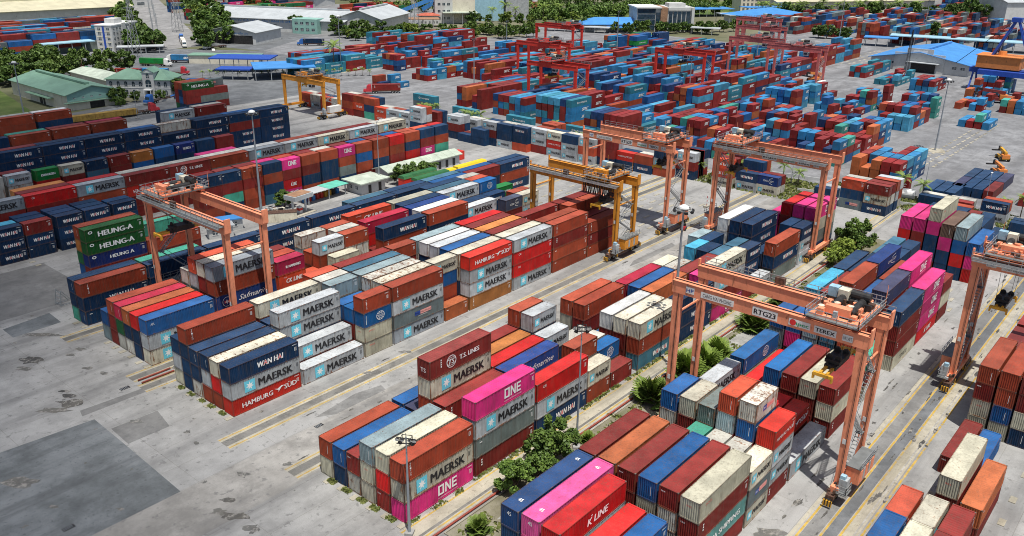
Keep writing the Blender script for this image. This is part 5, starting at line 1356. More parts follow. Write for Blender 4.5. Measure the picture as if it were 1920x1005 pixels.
LB_B = ('green tree in the wood behind the office block', 'trees of the far wood')
LB_F = ('dark green tree in the line before the long pale warehouses', 'trees before the long pale warehouses')
line(231, 378, 384, 690, 24, ['far_a', 'far_c', 'far_a'], 1.3, 1.9, LB_R, 3); line(243, 390, 402, 684, 20, ['far_a', 'far_b'], 1.3, 2.0, LB_R, 4)
line(179, 372, 325, 690, 26, ['far_b', 'far_a'], 1.3, 1.9, LB_R, 3); line(190, 372, 200, 392, 4, ['far_b'], 1.0, 1.4, LB_R, 2)
for x, y, s in ((121,352,1.5),(118,338,1.5),(112,328,1.6),(126,322,1.5),(117,314,1.3),(133,312,1.5),(140,308,1.4),(92,318,1.3),(86,330,1.4),(78,322,1.3),(100,330,1.3),(127,300,1.0),(64,330,1.3),(96,345,1.2),(110,350,1.1)):
    tree(rnd.choice(['mid_b', 'mid_a']), x, y, s, *LB_G)
for k in range(34):
    x = rnd.uniform(300, 400); tree(rnd.choice(['mid_b','mid_a','far_c']), x, 345-(x-300)*.62+rnd.uniform(-7, 9), rnd.uniform(.6, 1.1), 'bushy tree on the green belt behind the blue stacks of the far yard', 'trees of the green belt')
for k in range(26):
    tree(rnd.choice(['mid_b','mid_a']), rnd.uniform(44, 118), rnd.uniform(304, 352), rnd.uniform(.9, 1.5), *LB_G)
for x, y, s in ((101,236.5,.9),(104,241,.7),(109,238,.55),(127.5,239,.9),(131,243,.8),(117,233.5,.55),(99,231,.5)):
    tree('mid_a', x, y, s, 'leafy tree in front of the green roofed mansion', 'trees around the mansion')
for x, y, s in ((221,373,1.6),(228,385,1.5),(236,372,1.2),(214,358,1.1),(303,394,1.4),(312,386,1.2),(309,360,1.4),(316,352,1.1),(322,347,1.2),(329,340,1.3),(336,330,.9),(300,330,.8),(318,372,1.5),(340,352,1.0),(306,345,1.0)):
    tree(rnd.choice(['mid_b', 'far_b', 'far_a']), x, y, s, *LB_W)
line(375, 530, 420, 600, 14, ['far_a', 'far_b'], 1.2, 1.7, LB_W, 12); line(330, 440, 352, 480, 7, ['far_b', 'far_a'], 1.1, 1.5, LB_W, 6)
wood(430, 470, 520, 400, 24, 12, 1.0, 1.5, 1)
wood(500, 420, 900, 320, 90, 26, 1.1, 1.9, 2); wood(520, 350, 720, 285, 60, 14, .9, 1.5, 9); line(430, 350, 470, 262, 16, ['far_a', 'far_c', 'far_b'], .8, 1.3, LB_B, 8)
wood(480, 345, 640, 266, 50, 12, .9, 1.4, 3); line(345, 300, 402, 258, 12, ['far_c', 'far_a'], .7, 1.1, T1, 7)
line(455, 240, 508, 196, 13, ['far_a', 'far_b'], .7, 1.2, T1, 4); line(500, 205, 540, 182, 6, ['far_a'], .8, 1.1, T1, 3)
line(650, 208, 770, 92, 20, ['far_b', 'far_a'], 1.0, 1.6, LB_F, 5); line(760, 110, 830, 40, 12, ['far_b', 'far_a'], 1.2, 1.8, LB_F, 9)
line(535, 130, 545, 108, 4, ['far_b'], .9, 1.2, T1, 2); line(575, 88, 592, 55, 7, ['far_b', 'far_a'], .9, 1.3, T1, 3)
wood(900, 330, 1500, 100, 110, 60, 1.6, 2.6, 4); wood(400, 640, 900, 500, 110, 60, 1.4, 2.4, 5); wood(150, 690, 360, 760, 60, 24, 1.4, 2.2, 6); wood(900, 500, 1900, 100, 120, 160, 2, 3, 7)
tag(link('far_wood', leafy('far_wood', WOODQ, LEAF)), 'mixed green wood along the top beyond the container yards', 'wood', None, 'stuff')
for k in range(26):
    x = 640+k*5.5; palm(x, 222-(x-640)*.62+rnd.uniform(-3, 3), k, rnd.uniform(1.5, 2.1), 'tall palm in the row before the long pale warehouses', 'palms before the long pale warehouses')
for k in range(34):
    palm(rnd.uniform(440, 520), rnd.uniform(330, 420), k, rnd.uniform(1.4, 2.2), 'tall palm near the cement works at the top', 'palms by the cement works')
palm(211.8, 240.6, 1, 2.1, 'single tall palm standing before the white warehouse', None)
for k in range(24):
    palm(158+k*2.6, 270-k*2.1, k, .55, 'young palm in the row beside the blue canopies', 'young palms by the blue canopies')
tree('mid_b', 101.5, 71.5, .95, 'wide dark bushy tree beside the small white house', 'trees by the kiosk', .8); tree('mid_a', 106.5, 71.8, .85, 'bushy tree against the long low building', 'trees by the kiosk', .8)
tree('mid_b', 111, 72.5, .75, 'bushy tree at the right end before the long low building', 'trees by the kiosk', .8); tree('mid_b', 66, 79, .75, 'dark spreading tree behind the fuel pump', 'trees by the kiosk', .75)
# ================================================================ LIGHT MASTS
POLE = mat('mast_grey', (0.30, 0.33, 0.36), 0.5, 0.3, var=0.08)
LAMPG = mat('lamp_white', (0.70, 0.71, 0.70), 0.4, var=0.05)
def mast(x, y, h, label, kind='ring', r=.26, group='light masts of the yard'):
    t = empty('light_mast', (x, y, 0)); tag(t, label, 'light mast', group)
    m = MB(); m.box(-.5, .5, -.5, .5, 0, .35, CONC); m.tube((0,0,.3), (0,0,h*.5), r, r*.72, 10, POLE); m.tube((0,0,h*.5), (0,0,h), r*.72, r*.42, 10, POLE); m.build('pole', t)
    m = MB()
    if kind == 'ring':
        for k in range(12):
            a, b = k*math.pi/6, (k+1)*math.pi/6
            m.bar((1.25*math.cos(a), 1.25*math.sin(a), h-.3), (1.25*math.cos(b), 1.25*math.sin(b), h-.3), .1, .1, STEEL)
            if k % 3 == 0: m.bar((0,0,h-.3), (1.25*math.cos(a), 1.25*math.sin(a), h-.3), .08, .08, STEEL)
        m.build('lamp_ring', t)
        lm = MB(); lm.frustum(-.3, .3, -.22, .22, -.2, -.22, .22, -.12, .12, .16, DARK); lm.box(-.27, .27, -.2, .2, -.24, -.2, LAMPG); me = lm.mesh('lamp')
        for k in range(8): a = k*math.pi/4; link('lamp', me, t, (1.5*math.cos(a), 1.5*math.sin(a), h-.35), (R(25), 0, a+math.pi/2))
        d = MB(); d.tube((0,0,h), (0,0,h+.25), .85, .75, 16, LAMPG); d.tube((0,0,h+.25), (0,0,h+.5), .75, .3, 16, LAMPG); d.build('dome', t)
    elif kind == 'head':
        m.bar((-1.1, 0, h-.25), (1.1, 0, h-.25), .1, .1, DARK); m.bar((-1.1, -.2, h-.9), (1.1, .2, h-.9), .1, .1, DARK); m.bar((0,0,h), (0,0,h+.5), .06, .06, DARK)
        m.rail([(-.6,-.5,h-1),(.6,-.5,h-1),(.6,.5,h-1),(-.6,.5,h-1),(-.6,-.5,h-1)], .9, DARK, .03, 1.2); m.build('lamp_frame', t)
        lm = MB(); lm.tube((0,0,0), (0,-.3,-.12), .16, .26, 10, DARK); lm.tube((0,-.3,-.12), (0,-.32,-.13), .24, .24, 10, LAMPG); me = lm.mesh('lamp')
        for a, b, c in ((-1.0,-.25,.0),(-.45,-.25,.15),(.5,-.25,0),(1.0,-.25,.1),(-.9,-.9,2.5),(.9,-.9,-2.2)): link('lamp', me, t, (a, 0, h+b), (0, 0, c))
    elif kind == 'lattice':
        for k in range(10):
            for s_ in (-1, 1): m.bar((s_*.9*(1-k/12), 0, h*k/10), (-s_*.9*(1-(k+1)/12), 0, h*(k+1)/10), .1, .1, DARK)
        for a in (-.9, .9):
            for b in (-.9, .9): m.bar((a, b, 0), (a*.2, b*.2, h), .16, .16, DARK)
        m.build('lattice', t)
    else:
        m.bar((0,0,h), (1.5, .3, h+.35), .09, .09, POLE); m.box(1.2, 2.0, .1, .5, h+.28, h+.42, LAMPG); m.build('lamp_arm', t)
    return t
mast(57.6, -39.6, 27.5, 'tall grey light mast with a white dome before the near legs of RTG23', 'ring', .33)
mast(-.9, -38.5, 13.6, 'short grey mast with black floodlights before the magenta container', 'head', .2).rotation_euler = (0, 0, R(-60))
mast(27.2, -42.6, 19, 'slim mast rising from the leafy tree beside the centre block', 'head', .17).rotation_euler = (0, 0, R(-50))
mast(94.1, 74.4, 18.5, 'thin mast beside the bushes by the small white house', 'arm', .18)
mast(59.1, 79.2, 25.5, 'tall mast with a white dome before the tall blue wall', 'ring', .32)
mast(59.4, 219.8, 22.5, 'tall white mast at the left edge beside the green roofed shed', 'ring', .3)
mast(93.3, 207, 10, 'small thin pole in front of the mansion', 'arm', .12)
for k, (x, y, h, a) in enumerate(((215.6, 240.2, 26.5, 'standing on a round base in the open far yard'), (222.8, 157.7, 22.8, 'left of the nearest red crane'), (320, 222.5, 19, 'behind the blue stacks near the red cranes'), (351.5, 169, 26, 'right of the farthest red crane'),
        (256.4, 70, 20.3, 'in front of the lone red crane'), (384.4, 101.4, 25.7, 'between the faded red cranes'), (461.5, 87, 32, 'by the far empty pads at right'), (580, 73.5, 26, 'beside the long blue canopy at right'), (249.3, -27.7, 23.5, 'rising from a round kerb in the right yard'))):
    mast(x, y, h, 'tall thin light mast '+a, 'ring' if k in (8, 0) else 'head', .3)
mast(409.6, 31.8, 22.7, 'dark lattice mast before the blue roofed warehouse', 'lattice', .2)
for k, (x, y, h, a) in enumerate(((177.2, -8.7, 5.5, 'among the palms by the beige stack'), (185.4, -57.6, 10.2, 'before the low stacks at the right edge'), (169.4, 12, 12.7, 'between the stacks of the yard road'), (187, 42, 7, 'bent over behind the RTG29 crane'),
        (196.5, 97, 7.5, 'beside the teal container at the yard edge'), (207.5, -37, 6, 'beside the grey roofed stacks'))):
    mast(x, y, h, 'small lamp post '+a, 'arm', .1, 'lamp posts')
k = MB(); k.tube((0,0,0), (0,0,.3), 3.2, 3.0, 24, PALE)
for x, y, lb in ((249.3, -27.7, 'round kerb of the tall mast in the right yard'), (215.6, 240.2, 'round kerb of the mast in the open far yard')):
    kk = k.build('mast_kerb', None, (x, y, 0)); tag(kk, kind='structure')
# power poles along the road
for i in range(11):
    t = empty('power_pole', (205+15.5*i, 400+30*i-(6 if i % 2 else 0), 0)); tag(t, 'concrete power pole in the line along the straight road', 'power pole', 'power poles along the straight road')
    m = MB(); m.tube((0,0,0), (0,0,15), .3, .18, 7, GREY); m.bar((-1.6,0,14.2), (1.6,0,14.2), .16, .16, GREY); m.bar((-1.3,0,12.6), (1.3,0,12.6), .16, .16, GREY); m.build('pole', t)
for x, y, h, lb in ((168, 352, 30, 'lattice pylon in front of the white flats'), (246, 446, 34, 'lattice pylon among the trees of the straight road'), (372, 352, 30, 'lattice pylon on the green belt behind the far stacks')):
    t = empty('pylon', (x, y, 0)); tag(t, lb, 'pylon'); m = MB()
    for a in (-1, 1):
        for b in (-1, 1): m.bar((a*2.6, b*2.6, 0), (a*.5, b*.5, h), .22, .22, STEEL)
    for q in range(9):
        z = h*q/9; w = 2.6-2.1*q/9; z2 = h*(q+1)/9; w2 = 2.6-2.1*(q+1)/9
        for s_ in (-1, 1): m.bar((-s_*w, -w, z), (s_*w2, -w2, z2), .12, .12, STEEL); m.bar((-w, -s_*w, z), (-w2, s_*w2, z2), .12, .12, STEEL)
    m.build('tower', t); m = MB()
    for z in (h*.72, h*.86, h): m.bar((-3.6, 0, z), (3.6, 0, z), .25, .25, STEEL)
    m.build('crossarm', t)
# ================================================================ BUILDINGS
WALLW = mat('white_wall', (0.50, 0.51, 0.50), 0.8, var=0.08, scale=.3, grime=0.10); WALLC = mat('cream_wall', (0.62, 0.58, 0.47), 0.8, var=0.08, scale=.3, grime=0.08)
GROOF = mat('green_sheet_roof', (0.17, 0.30, 0.22), 0.55, var=0.12, scale=.2, grime=0.12); GWALL = mat('green_wall', (0.23, 0.41, 0.36), 0.7, var=0.1, scale=.3)
BROOF = mat('blue_sheet_roof', (0.06, 0.24, 0.56), 0.5, var=0.10, scale=.2); BDARK = mat('deep_blue_sheet', (0.02, 0.07, 0.36), 0.5, var=0.1)
PROOF = mat('pale_sheet_roof', (0.40, 0.43, 0.445), 0.6, var=0.10, scale=.15, grime=0.06); CROOF = mat('cream_sheet_roof', (0.50, 0.47, 0.33), 0.6, var=0.10, scale=.15)
SROOF = mat('sage_roof', (0.42, 0.48, 0.40), 0.7, var=0.15, scale=.4, grime=0.15); TURQ = mat('turquoise_sheet', (0.12, 0.47, 0.36), 0.55, var=0.12)
LBROOF = mat('pale_blue_roof', (0.30, 0.50, 0.60), 0.55, var=0.1); BROWNP = mat('brown_panel', (0.30, 0.17, 0.10), 0.7); DGLASS = mat('dark_glass', (0.02, 0.045, 0.07), 0.08, var=.3, spec=.8)
ORHOUSE = mat('orange_machine_house', (0.62, 0.21, 0.05), 0.55, var=.1, grime=.15); REDT = mat('red_tile', (0.40, 0.10, 0.06), 0.7)
WIN = {}
def win_mesh(w, h, arch=False, gm=None):
    k = (w, h, arch)
    if k not in WIN:
        m = MB(); m.box(-w/2-.12, w/2+.12, -.07, 0, -.12, 0, LAMPG); m.box(-w/2, w/2, -.05, 0, 0, h, gm or GLASS)
        if arch: m.face([(w/2*math.cos(a), -.052, h+w/2*math.sin(a)) for a in [math.pi*i/10 for i in range(11)]], gm or GLASS)
        m.box(-.04, .04, -.08, -.05, 0, h, LAMPG); m.box(-w/2, w/2, -.08, -.05, h*.55, h*.6, LAMPG); WIN[k] = m.mesh('window')
    return WIN[k]
def bld(label, x, y, rz=0, cat='building', name='building', group=None):
    t = empty(name, (x, y, 0), rz); tag(t, label, cat, group); return t
def gable(t, w, d, h, rise, wm, rm, over=.8, axis='x', vents=True, thick=.25):
    """walls w x d (x,y) and a ridge along axis"""
    m = MB(); m.box(0, w, 0, d, 0, h, wm)
    if axis == 'x':
        for x in (0, w): m.face([(x+(.01 if x else -.01), 0, h), (x+(.01 if x else -.01), d, h), (x+(.01 if x else -.01), d/2, h+rise)], wm)
    else:
        for y in (0, d): m.face([(0, y+(.01 if y else -.01), h), (w, y+(.01 if y else -.01), h), (w/2, y+(.01 if y else -.01), h+rise)], wm)
    m.build('wall', t); m = MB(); k = rise/((d if axis == 'x' else w)/2); e = h-over*k
    if axis == 'x': P = [[(-over,-over,e),(w+over,-over,e),(w+over,d/2,h+rise),(-over,d/2,h+rise)], [(-over,d/2,h+rise),(w+over,d/2,h+rise),(w+over,d+over,e),(-over,d+over,e)]]
    else: P = [[(-over,-over,e),(w/2,-over,h+rise),(w/2,d+over,h+rise),(-over,d+over,e)], [(w/2,-over,h+rise),(w+over,-over,e),(w+over,d+over,e),(w/2,d+over,h+rise)]]
    for p in P:
        q = [(a, b, c+thick) for a, b, c in p]; m.raw(p+q, [(3,2,1,0),(4,5,6,7),(0,1,5,4),(1,2,6,5),(2,3,7,6),(3,0,4,7)], rm)
        n = 10
        for i in range(1, n):                        # sheet joints
            if axis == 'x': a = -over+(w+2*over)*i/n; m.bar((a, p[0][1], p[0][2]+thick+.03), (a, p[2][1], p[2][2]+thick+.03), .12, .06, rm)
    r = m.build('roof', t); 
    if vents:
        v = MB()
        if axis == 'x': v.box(w*.06, w*.94, d/2-.9, d/2+.9, h+rise+.2, h+rise+1.1, rm)
        else: v.box(w/2-.9, w/2+.9, d*.06, d*.94, h+rise+.2, h+rise+1.1, rm)
        v.build('ridge_vent', r)
    return t
def hip(t, w, d, h, rise, rm, over=.8, x0=0, y0=0, z0=None):
    z = h if z0 is None else z0; m = MB(); i = min(w, d)/2
    A = [(x0-over,y0-over,z),(x0+w+over,y0-over,z),(x0+w+over,y0+d+over,z),(x0-over,y0+d+over,z)]
    r0, r1 = ((x0+i, y0+d/2, z+rise), (x0+w-i, y0+d/2, z+rise)) if w >= d else ((x0+w/2, y0+i, z+rise), (x0+w/2, y0+d-i, z+rise))
    m.raw(A+[r0, r1]+[(a,b,c-.3) for a,b,c in A], ([(0,1,5,4),(1,2,5),(2,3,4,5),(3,0,4)] if w >= d else [(0,1,4),(1,2,5,4),(2,3,5),(3,0,4,5)])+[(6,7,1,0),(7,8,2,1),(8,9,3,2),(9,6,0,3),(9,8,7,6)], rm)
    return m.build('roof', t)
def windows(t, me, pts, rz=0):
    for x, y, z in pts: link('window', me, t, (x, y, z), (0, 0, rz))
def slab_door(t, x0, x1, z1, m=DARK, y=0): b = MB(); b.box(x0, x1, y-.06, y+.05, 0, z1, m); b.build('door', t)
def canopy(label, x, y, w, d, h, rm, rz=0, under=True, rise=0, thick=.5):
    t = bld(label, x, y, rz, 'canopy', 'canopy'); m = MB(); m.frustum(0, w, 0, d, h, 0, w, 0, d, h+thick, rm); m.build('roof', t)
    m = MB(); m.tube((0,0,0), (0,0,h), .18, n=7, mat=GREY); me = m.mesh('post')
    for i in range(int(w/7)+1):
        for yy in (.6, d-.6): link('post', me, t, (min(w-.6, .6+7*i), yy, 0))
    return t
# green roofed shed
t = bld('long shed with a pale green roof and turquoise gable at the upper left', 82, 238); t.scale = (.95, .82, .8); gable(t, 21, 62, 7.6, 3.2, WALLC, GROOF, .9, 'y')
b = MB(); b.box(.2, 20.8, -.12, 0, 4.2, 7.6, GWALL); b.face([(.2,-.14,7.6),(20.8,-.14,7.6),(10.5,-.14,10.6)], GWALL); b.build('cladding', t); b = MB(); b.box(-1.5, 22, -1.6, -.1, 3.7, 3.95, GROOF); b.box(-2.4, 0, 14, 40, 4.4, 4.6, GROOF); b.build('awning', t)
slab_door(t, 9, 15, 3.2); windows(t, win_mesh(.9, .5), [(x, -.13, 5.6) for x in (3, 6.5, 10, 13.5, 17)]); b = MB()
for y in range(5, 60, 7): b.box(-.1, .02, y, y+.5, 0, 7.2, WALLC)
b.build('pilaster', t); b = MB(); b.box(-.06, .04, 24, 30, 0, 4.6, DARK); b.build('door', t)
# mansion
ang = math.atan2(-23, 18.4); t = bld('white two storey mansion with arched windows and green hipped roofs', 107.5, 258.5, ang, 'mansion', 'mansion'); t.scale = (.9, .9, .82); W = 29.5
b = MB(); b.box(0, W, 0, 14, 0, 8.2, WALLW); b.box(-.25, W+.25, -.25, 14.25, 8.2, 8.6, LAMPG); b.box(-.12, W+.12, -.12, 14.12, 4.2, 4.4, LAMPG); b.box(17.4, 22.6, -1.0, 5, 0, 12.2, WALLW); b.face([(17.2,-1.02,12.2),(22.8,-1.02,12.2),(20,-1.02,14.0)], LAMPG); b.build('wall', t)
hip(t, 16, 14, 8.6, 4.2, SROOF if False else GROOF, .7); hip(t, 12, 14, 8.6, 4.0, GROOF, .7, 17.5)
b = MB(); b.raw([(16.8,-1.3,12.2),(20,-1.3,14.2),(23.2,-1.3,12.2),(16.8,8,12.2),(20,8,14.2),(23.2,8,12.2)], [(0,1,4,3),(1,2,5,4),(0,3,5,2)], GROOF); b.build('roof', t)
windows(t, win_mesh(1.3, 1.7, True), [(x, -.02, 5.1) for x in (2, 5.5, 9, 12.5, 15.8, 24.4, 27.4)]+[(x, -.02, 1.0) for x in (2, 5.5, 9, 12.5, 24.4, 27.4)]+[(20, -1.04, 9.4)]); windows(t, win_mesh(2.6, 2.4, True), [(20, -1.04, 5.0)])
b = MB(); b.box(18.2, 21.8, -3.6, -1.05, 3.6, 4.1, LAMPG)
for x in (18.4, 21.6): b.tube((x, -3.4, 0), (x, -3.4, 3.6), .25, n=8, mat=LAMPG)
b.build('porch', t); slab_door(t, 19, 21, 3, DARK, -1.03)
# annexe, white flats, small ones
t = bld('low annexe with a pale green roof behind the mansion', 112, 266, 0); gable(t, 12, 36, 4.6, 1.4, WALLC, SROOF, .6, 'y', False)
ang = math.atan2(12, 20.5); t = bld('white five storey block of flats with yellow and blue bands', 170.5, 380, ang, 'flats'); t.scale = (1, 1, .88); b = MB(); b.box(0, 25, 0, 10, 0, 16, WALLW); b.box(8, 15, 3, 9, 16, 19.5, WALLW); b.box(-.2, 25.2, -.2, 10.2, 16, 16.6, LAMPG); b.box(9.5, 12.5, -.5, 0, 0, 17, WALLW); b.build('wall', t)
b = MB()
for z in (2.6, 5.8, 9.0, 12.2): b.box(-.06, 0, 1, 9.4, z, z+.6, CREAM)
b.box(-.1, 0, 4.4, 5.6, 0, 16.2, BDARK); b.build('coloured_band', t)
windows(t, win_mesh(1.4, 1.5), [(x, -.02, z) for x in (2, 5, 8, 14.5, 17.5, 20.5, 23.4) for z in (1, 4.2, 7.4, 10.6, 13.4)]); windows(t, win_mesh(1.6, 1.5), [(-.02, y, z) for y in (2.2, 7.6) for z in (1, 4.2, 7.4, 10.6, 13.4)], R(-90))
# warehouses at the top left
t = bld('huge warehouse with a cream roof behind the upper left container yard', 150, 548, R(-6)); gable(t, 112, 52, 10, 4.5, WALLW, CROOF, 1.5, 'x')
t = bld('grey green roofed shed behind the cream roofed warehouse', 120, 612, R(-6)); gable(t, 100, 40, 9, 3, WALLW, SROOF, 1.2, 'x')
t = bld('white warehouse with blue lettering beside the straight road', 240, 640, R(-10)); gable(t, 86, 46, 16, 5, WALLW, PROOF, 1.2, 'x'); b = MB(); put_text(b, 'HOANG THANH LOGISTICS', 16, 62, 13.4, 1.7, lambda a, z: (a, -.06, z), BROOF); b.build('lettering', t); windows(t, win_mesh(6, 2), [(x, -.02, z) for x in range(50, 84, 9) for z in (2, 6)])
ang = math.atan2(-99, 47); t = bld('long white warehouse with blue lettering along its eave', 268, 459, ang); gable(t, 110, 48, 8.2, 4.5, WALLW, PROOF, 1.5, 'x')
b = MB(); put_text(b, 'TRUNG TÂM DỊCH VỤ SỬA CHỮA - BÃO HÀNH XE GIỚI'.replace('BÃO', 'BẢO'), 10, 72, 6.7, 1.5, lambda a, z: (a, -.06, z), BROOF, bold=.02); b.build('lettering', t)
b = MB()
for x in range(4, 62, 12): b.box(x, x+9, -.05, .05, 0, 4.6, DARK)
b.build('open_bay', t); windows(t, win_mesh(3, 1.2), [(x, -.02, 3) for x in (76, 82, 104)])
t = bld('tall white gabled hall at the right end of the white warehouse', 316, 366, ang); gable(t, 30, 50, 10.5, 5, WALLW, PROOF, 1.2, 'y', True)
b = MB(); b.box(10, 17, -.06, .05, 0, 5, GREY); b.build('door', t)
t = bld('turquoise office box on the white warehouse front', 301, 391, ang); b = MB(); b.box(0, 18, -6, 6, 0, 9.5, GWALL); b.build('wall', t); windows(t, win_mesh(2.2, 1.6), [(x, -6.02, z) for x in (3, 7, 11, 15) for z in (2, 6)])
t = bld('white open shed with a gabled roof and blue lettering', 231, 384, ang); gable(t, 32, 30, 7, 3.6, WALLW, PROOF, 1.0, 'y', False); b = MB(); put_text(b, 'TRUNG TÂM HÀNG KIỂN CFS', 5, 27, 6.2, 1.0, lambda a, z: (a, -.08, z), BROOF, bold=.02); b.build('lettering', t)
b = MB(); b.box(2, 30, -.05, .05, 0, 5, DARK); b.build('open_bay', t)
t = bld('white warehouse roof behind the far pink and green stacks', 372, 640, ang); gable(t, 120, 40, 9, 4, WALLW, PROOF, 1.5, 'x')
canopy('pale blue gate canopy with dark lanes beneath', 138, 391, 27, 13, 5.6, LBROOF, R(-4)); canopy('pale roofed gate office strip beside the gate canopy', 168, 372, 24, 7, 3.4, PROOF, R(-30))
canopy('deep blue flat canopy left of the far stacks', 170, 284, 30, 15, 6.2, BDARK, R(-50)); canopy('second blue flat canopy lower beside the amber crane', 170, 246, 28, 22, 5.2, BROOF, R(-30)); canopy('third blue canopy at the gate lanes', 160, 262, 16, 9, 4.5, BDARK, R(-50))
t = bld('long low tan building with a green flat roof before the white sheds', 178, 316, R(-50)); b = MB(); b.box(0, 36, 0, 8, 0, 4, WALLC); b.build('wall', t); b = MB(); b.box(-.5, 36.5, -.5, 8.5, 4, 4.4, GROOF); b.build('roof', t)
# middle top
t = bld('white tower block of the cement works', 408, 368, R(-40), 'tower'); b = MB(); b.box(0, 13, 0, 13, 0, 34, WALLW); b.box(13, 30, 2, 12, 0, 22, WALLC); b.build('wall', t); windows(t, win_mesh(2, 1.8), [(x, -.02, z) for x in (3, 6.5, 10) for z in range(3, 33, 5)]+[(-.02, 6, z) for z in range(3, 33, 5)])
t = bld('blue and grey steel works with sloping conveyors', 440, 368, R(-40), 'works'); b = MB(); b.box(0, 30, 0, 20, 0, 18, LBROOF); b.box(32, 50, 2, 18, 0, 26, GREY); b.build('wall', t); b = MB(); b.bar((-30, 30, 6), (10, 10, 30), 3, 3, BROOF); b.bar((-50, 26, 4), (-5, 12, 22), 3, 3, BROOF); b.build('conveyor', t)
t = bld('tall banded chimney at the top of the photo', 505, 352, 0, 'chimney', 'chimney'); b = MB()
for k in range(8): b.tube((0,0,k*6), (0,0,k*6+6), 2.6-.12*k, 2.5-.12*k, 12, REDT if k % 2 else LAMPG)
b.build('stack', t)
t = bld('white house with a red roof by the far green canopy', 394, 371, R(-40), 'house', 'house'); b = MB(); b.box(0, 15, 0, 10, 0, 6.5, WALLW); b.build('wall', t); hip(t, 15, 10, 6.5, 1.6, REDT); windows(t, win_mesh(1.2, 1.4), [(x, -.02, z) for x in (2, 5, 8, 11, 13.5) for z in (1, 4)])
canopy('pale green curved canopy beside the red roofed house', 408, 360, 26, 18, 8, SROOF, R(-40)); canopy('dark filling station canopy on the green belt', 372, 364, 26, 12, 5.5, BROWNP, R(-40))
# office block
ang = math.atan2(-27.2, 29.7); t = bld('modern office block of dark glass and white walls', 475.6, 236, ang, 'office block'); b = MB(); b.box(0, 17, 0, 22, 0, 16, WALLW); b.box(17, 22, -1, 22, 0, 16.5, BROWNP); b.box(22, 40, 0, 22, 0, 16.5, WALLW); b.box(22.5, 39, -.8, 0, 14.5, 16.6, WALLW); b.box(39, 41, -2.5, 18, 0, 16.6, WALLW); b.box(-1, 17.5, -1.4, 23, 16, 16.8, LAMPG); b.box(24, 36, 4, 14, 16.5, 19, WALLW); b.build('wall', t)
for z in (1.2, 5.0, 8.8, 12.6): b = MB(); b.box(.5, 13.2, -.5, .02, z, z+2.9, DGLASS); b.build('glass_band', t)
b = MB(); b.box(13.8, 16.6, -.5, .02, 1, 13, DGLASS); b.build('glass_band', t)
for x in (23.2, 26.4, 29.6, 32.8, 36): b = MB(); b.box(x, x+2.4, -.5, .02, .8, 13.6, DGLASS); b.build('glass_band', t)
t = bld('low white hall with a blue hipped roof left of the office block', 448, 262, ang); b = MB(); b.box(0, 46, 0, 20, 0, 5, WALLW); b.build('wall', t); hip(t, 46, 20, 5, 4, BROOF, 1.2); windows(t, win_mesh(2.4, 1.5), [(x, -.02, 1.6) for x in range(3, 45, 4)])
canopy('long white awning before the hall with the blue hipped roof', 432, 284, 46, 8, 3.4, PROOF, R(-66)); canopy('blue parking awning beside the long white awning', 456, 248, 22, 9, 3.2, BROOF, R(-60)); canopy('white awning right of the office block', 490, 201, 20, 9, 4.2, PROOF, R(-68))
t = bld('white hotel block with rows of windows at the top', 676, 256, R(-35), 'hotel'); b = MB(); b.box(0, 40, 0, 16, 0, 17, WALLC); b.build('wall', t); windows(t, win_mesh(2, 2), [(x, -.02, z) for x in range(3, 40, 4) for z in (1.5, 5.5, 9.5, 13.2)])
for k, (x, y, w, d, h) in enumerate(((600, 262, 40, 20, 6), (640, 232, 44, 14, 7), (575, 215, 60, 22, 6))): canopy(['blue canopy before the hotel', 'blue shed roof right of the hotel canopy', 'broad blue and white shed behind the faded red cranes'][k], x, y, w, d, h, BROOF if k < 2 else PROOF, R(-33))
t = bld('hall with a bright blue hipped roof and white walls at upper right', 580, 190, R(-5)); b = MB(); b.box(0, 58, 0, 34, 0, 6.5, WALLW); b.build('wall', t); hip(t, 58, 34, 6.5, 4.2, BDARK if False else BROOF, 2.5); windows(t, win_mesh(2.6, 2.6, True), [(x, -.02, 2) for x in range(6, 56, 8)]+[(-.02, 10, 2), (-.02, 20, 2)])
ang = math.atan2(-87, 139); t = bld('very long pale warehouse with a cream roof at the top right', 676, 222, ang); gable(t, 166, 46, 11, 5, WALLC, CROOF, 2, 'x'); windows(t, win_mesh(5, 1.5), [(x, -.02, 5.5) for x in range(6, 162, 12)])
t = bld('second long pale warehouse behind the first at the top right', 720, 262, ang); gable(t, 180, 50, 14, 6, WALLC, PROOF, 2, 'x'); t = bld('tall plain white block behind the long pale warehouse', 830, 160, ang); b = MB(); b.box(0, 50, 0, 40, 0, 34, WALLW); b.build('wall', t); b = MB(); b.box(-1, 51, -1, 41, 34, 35, PROOF); b.build('roof', t)
t = bld('white industrial hall at the right edge of the top', 776, 66, R(-40)); gable(t, 60, 40, 15, 5, WALLW, PROOF, 1.2, 'x')
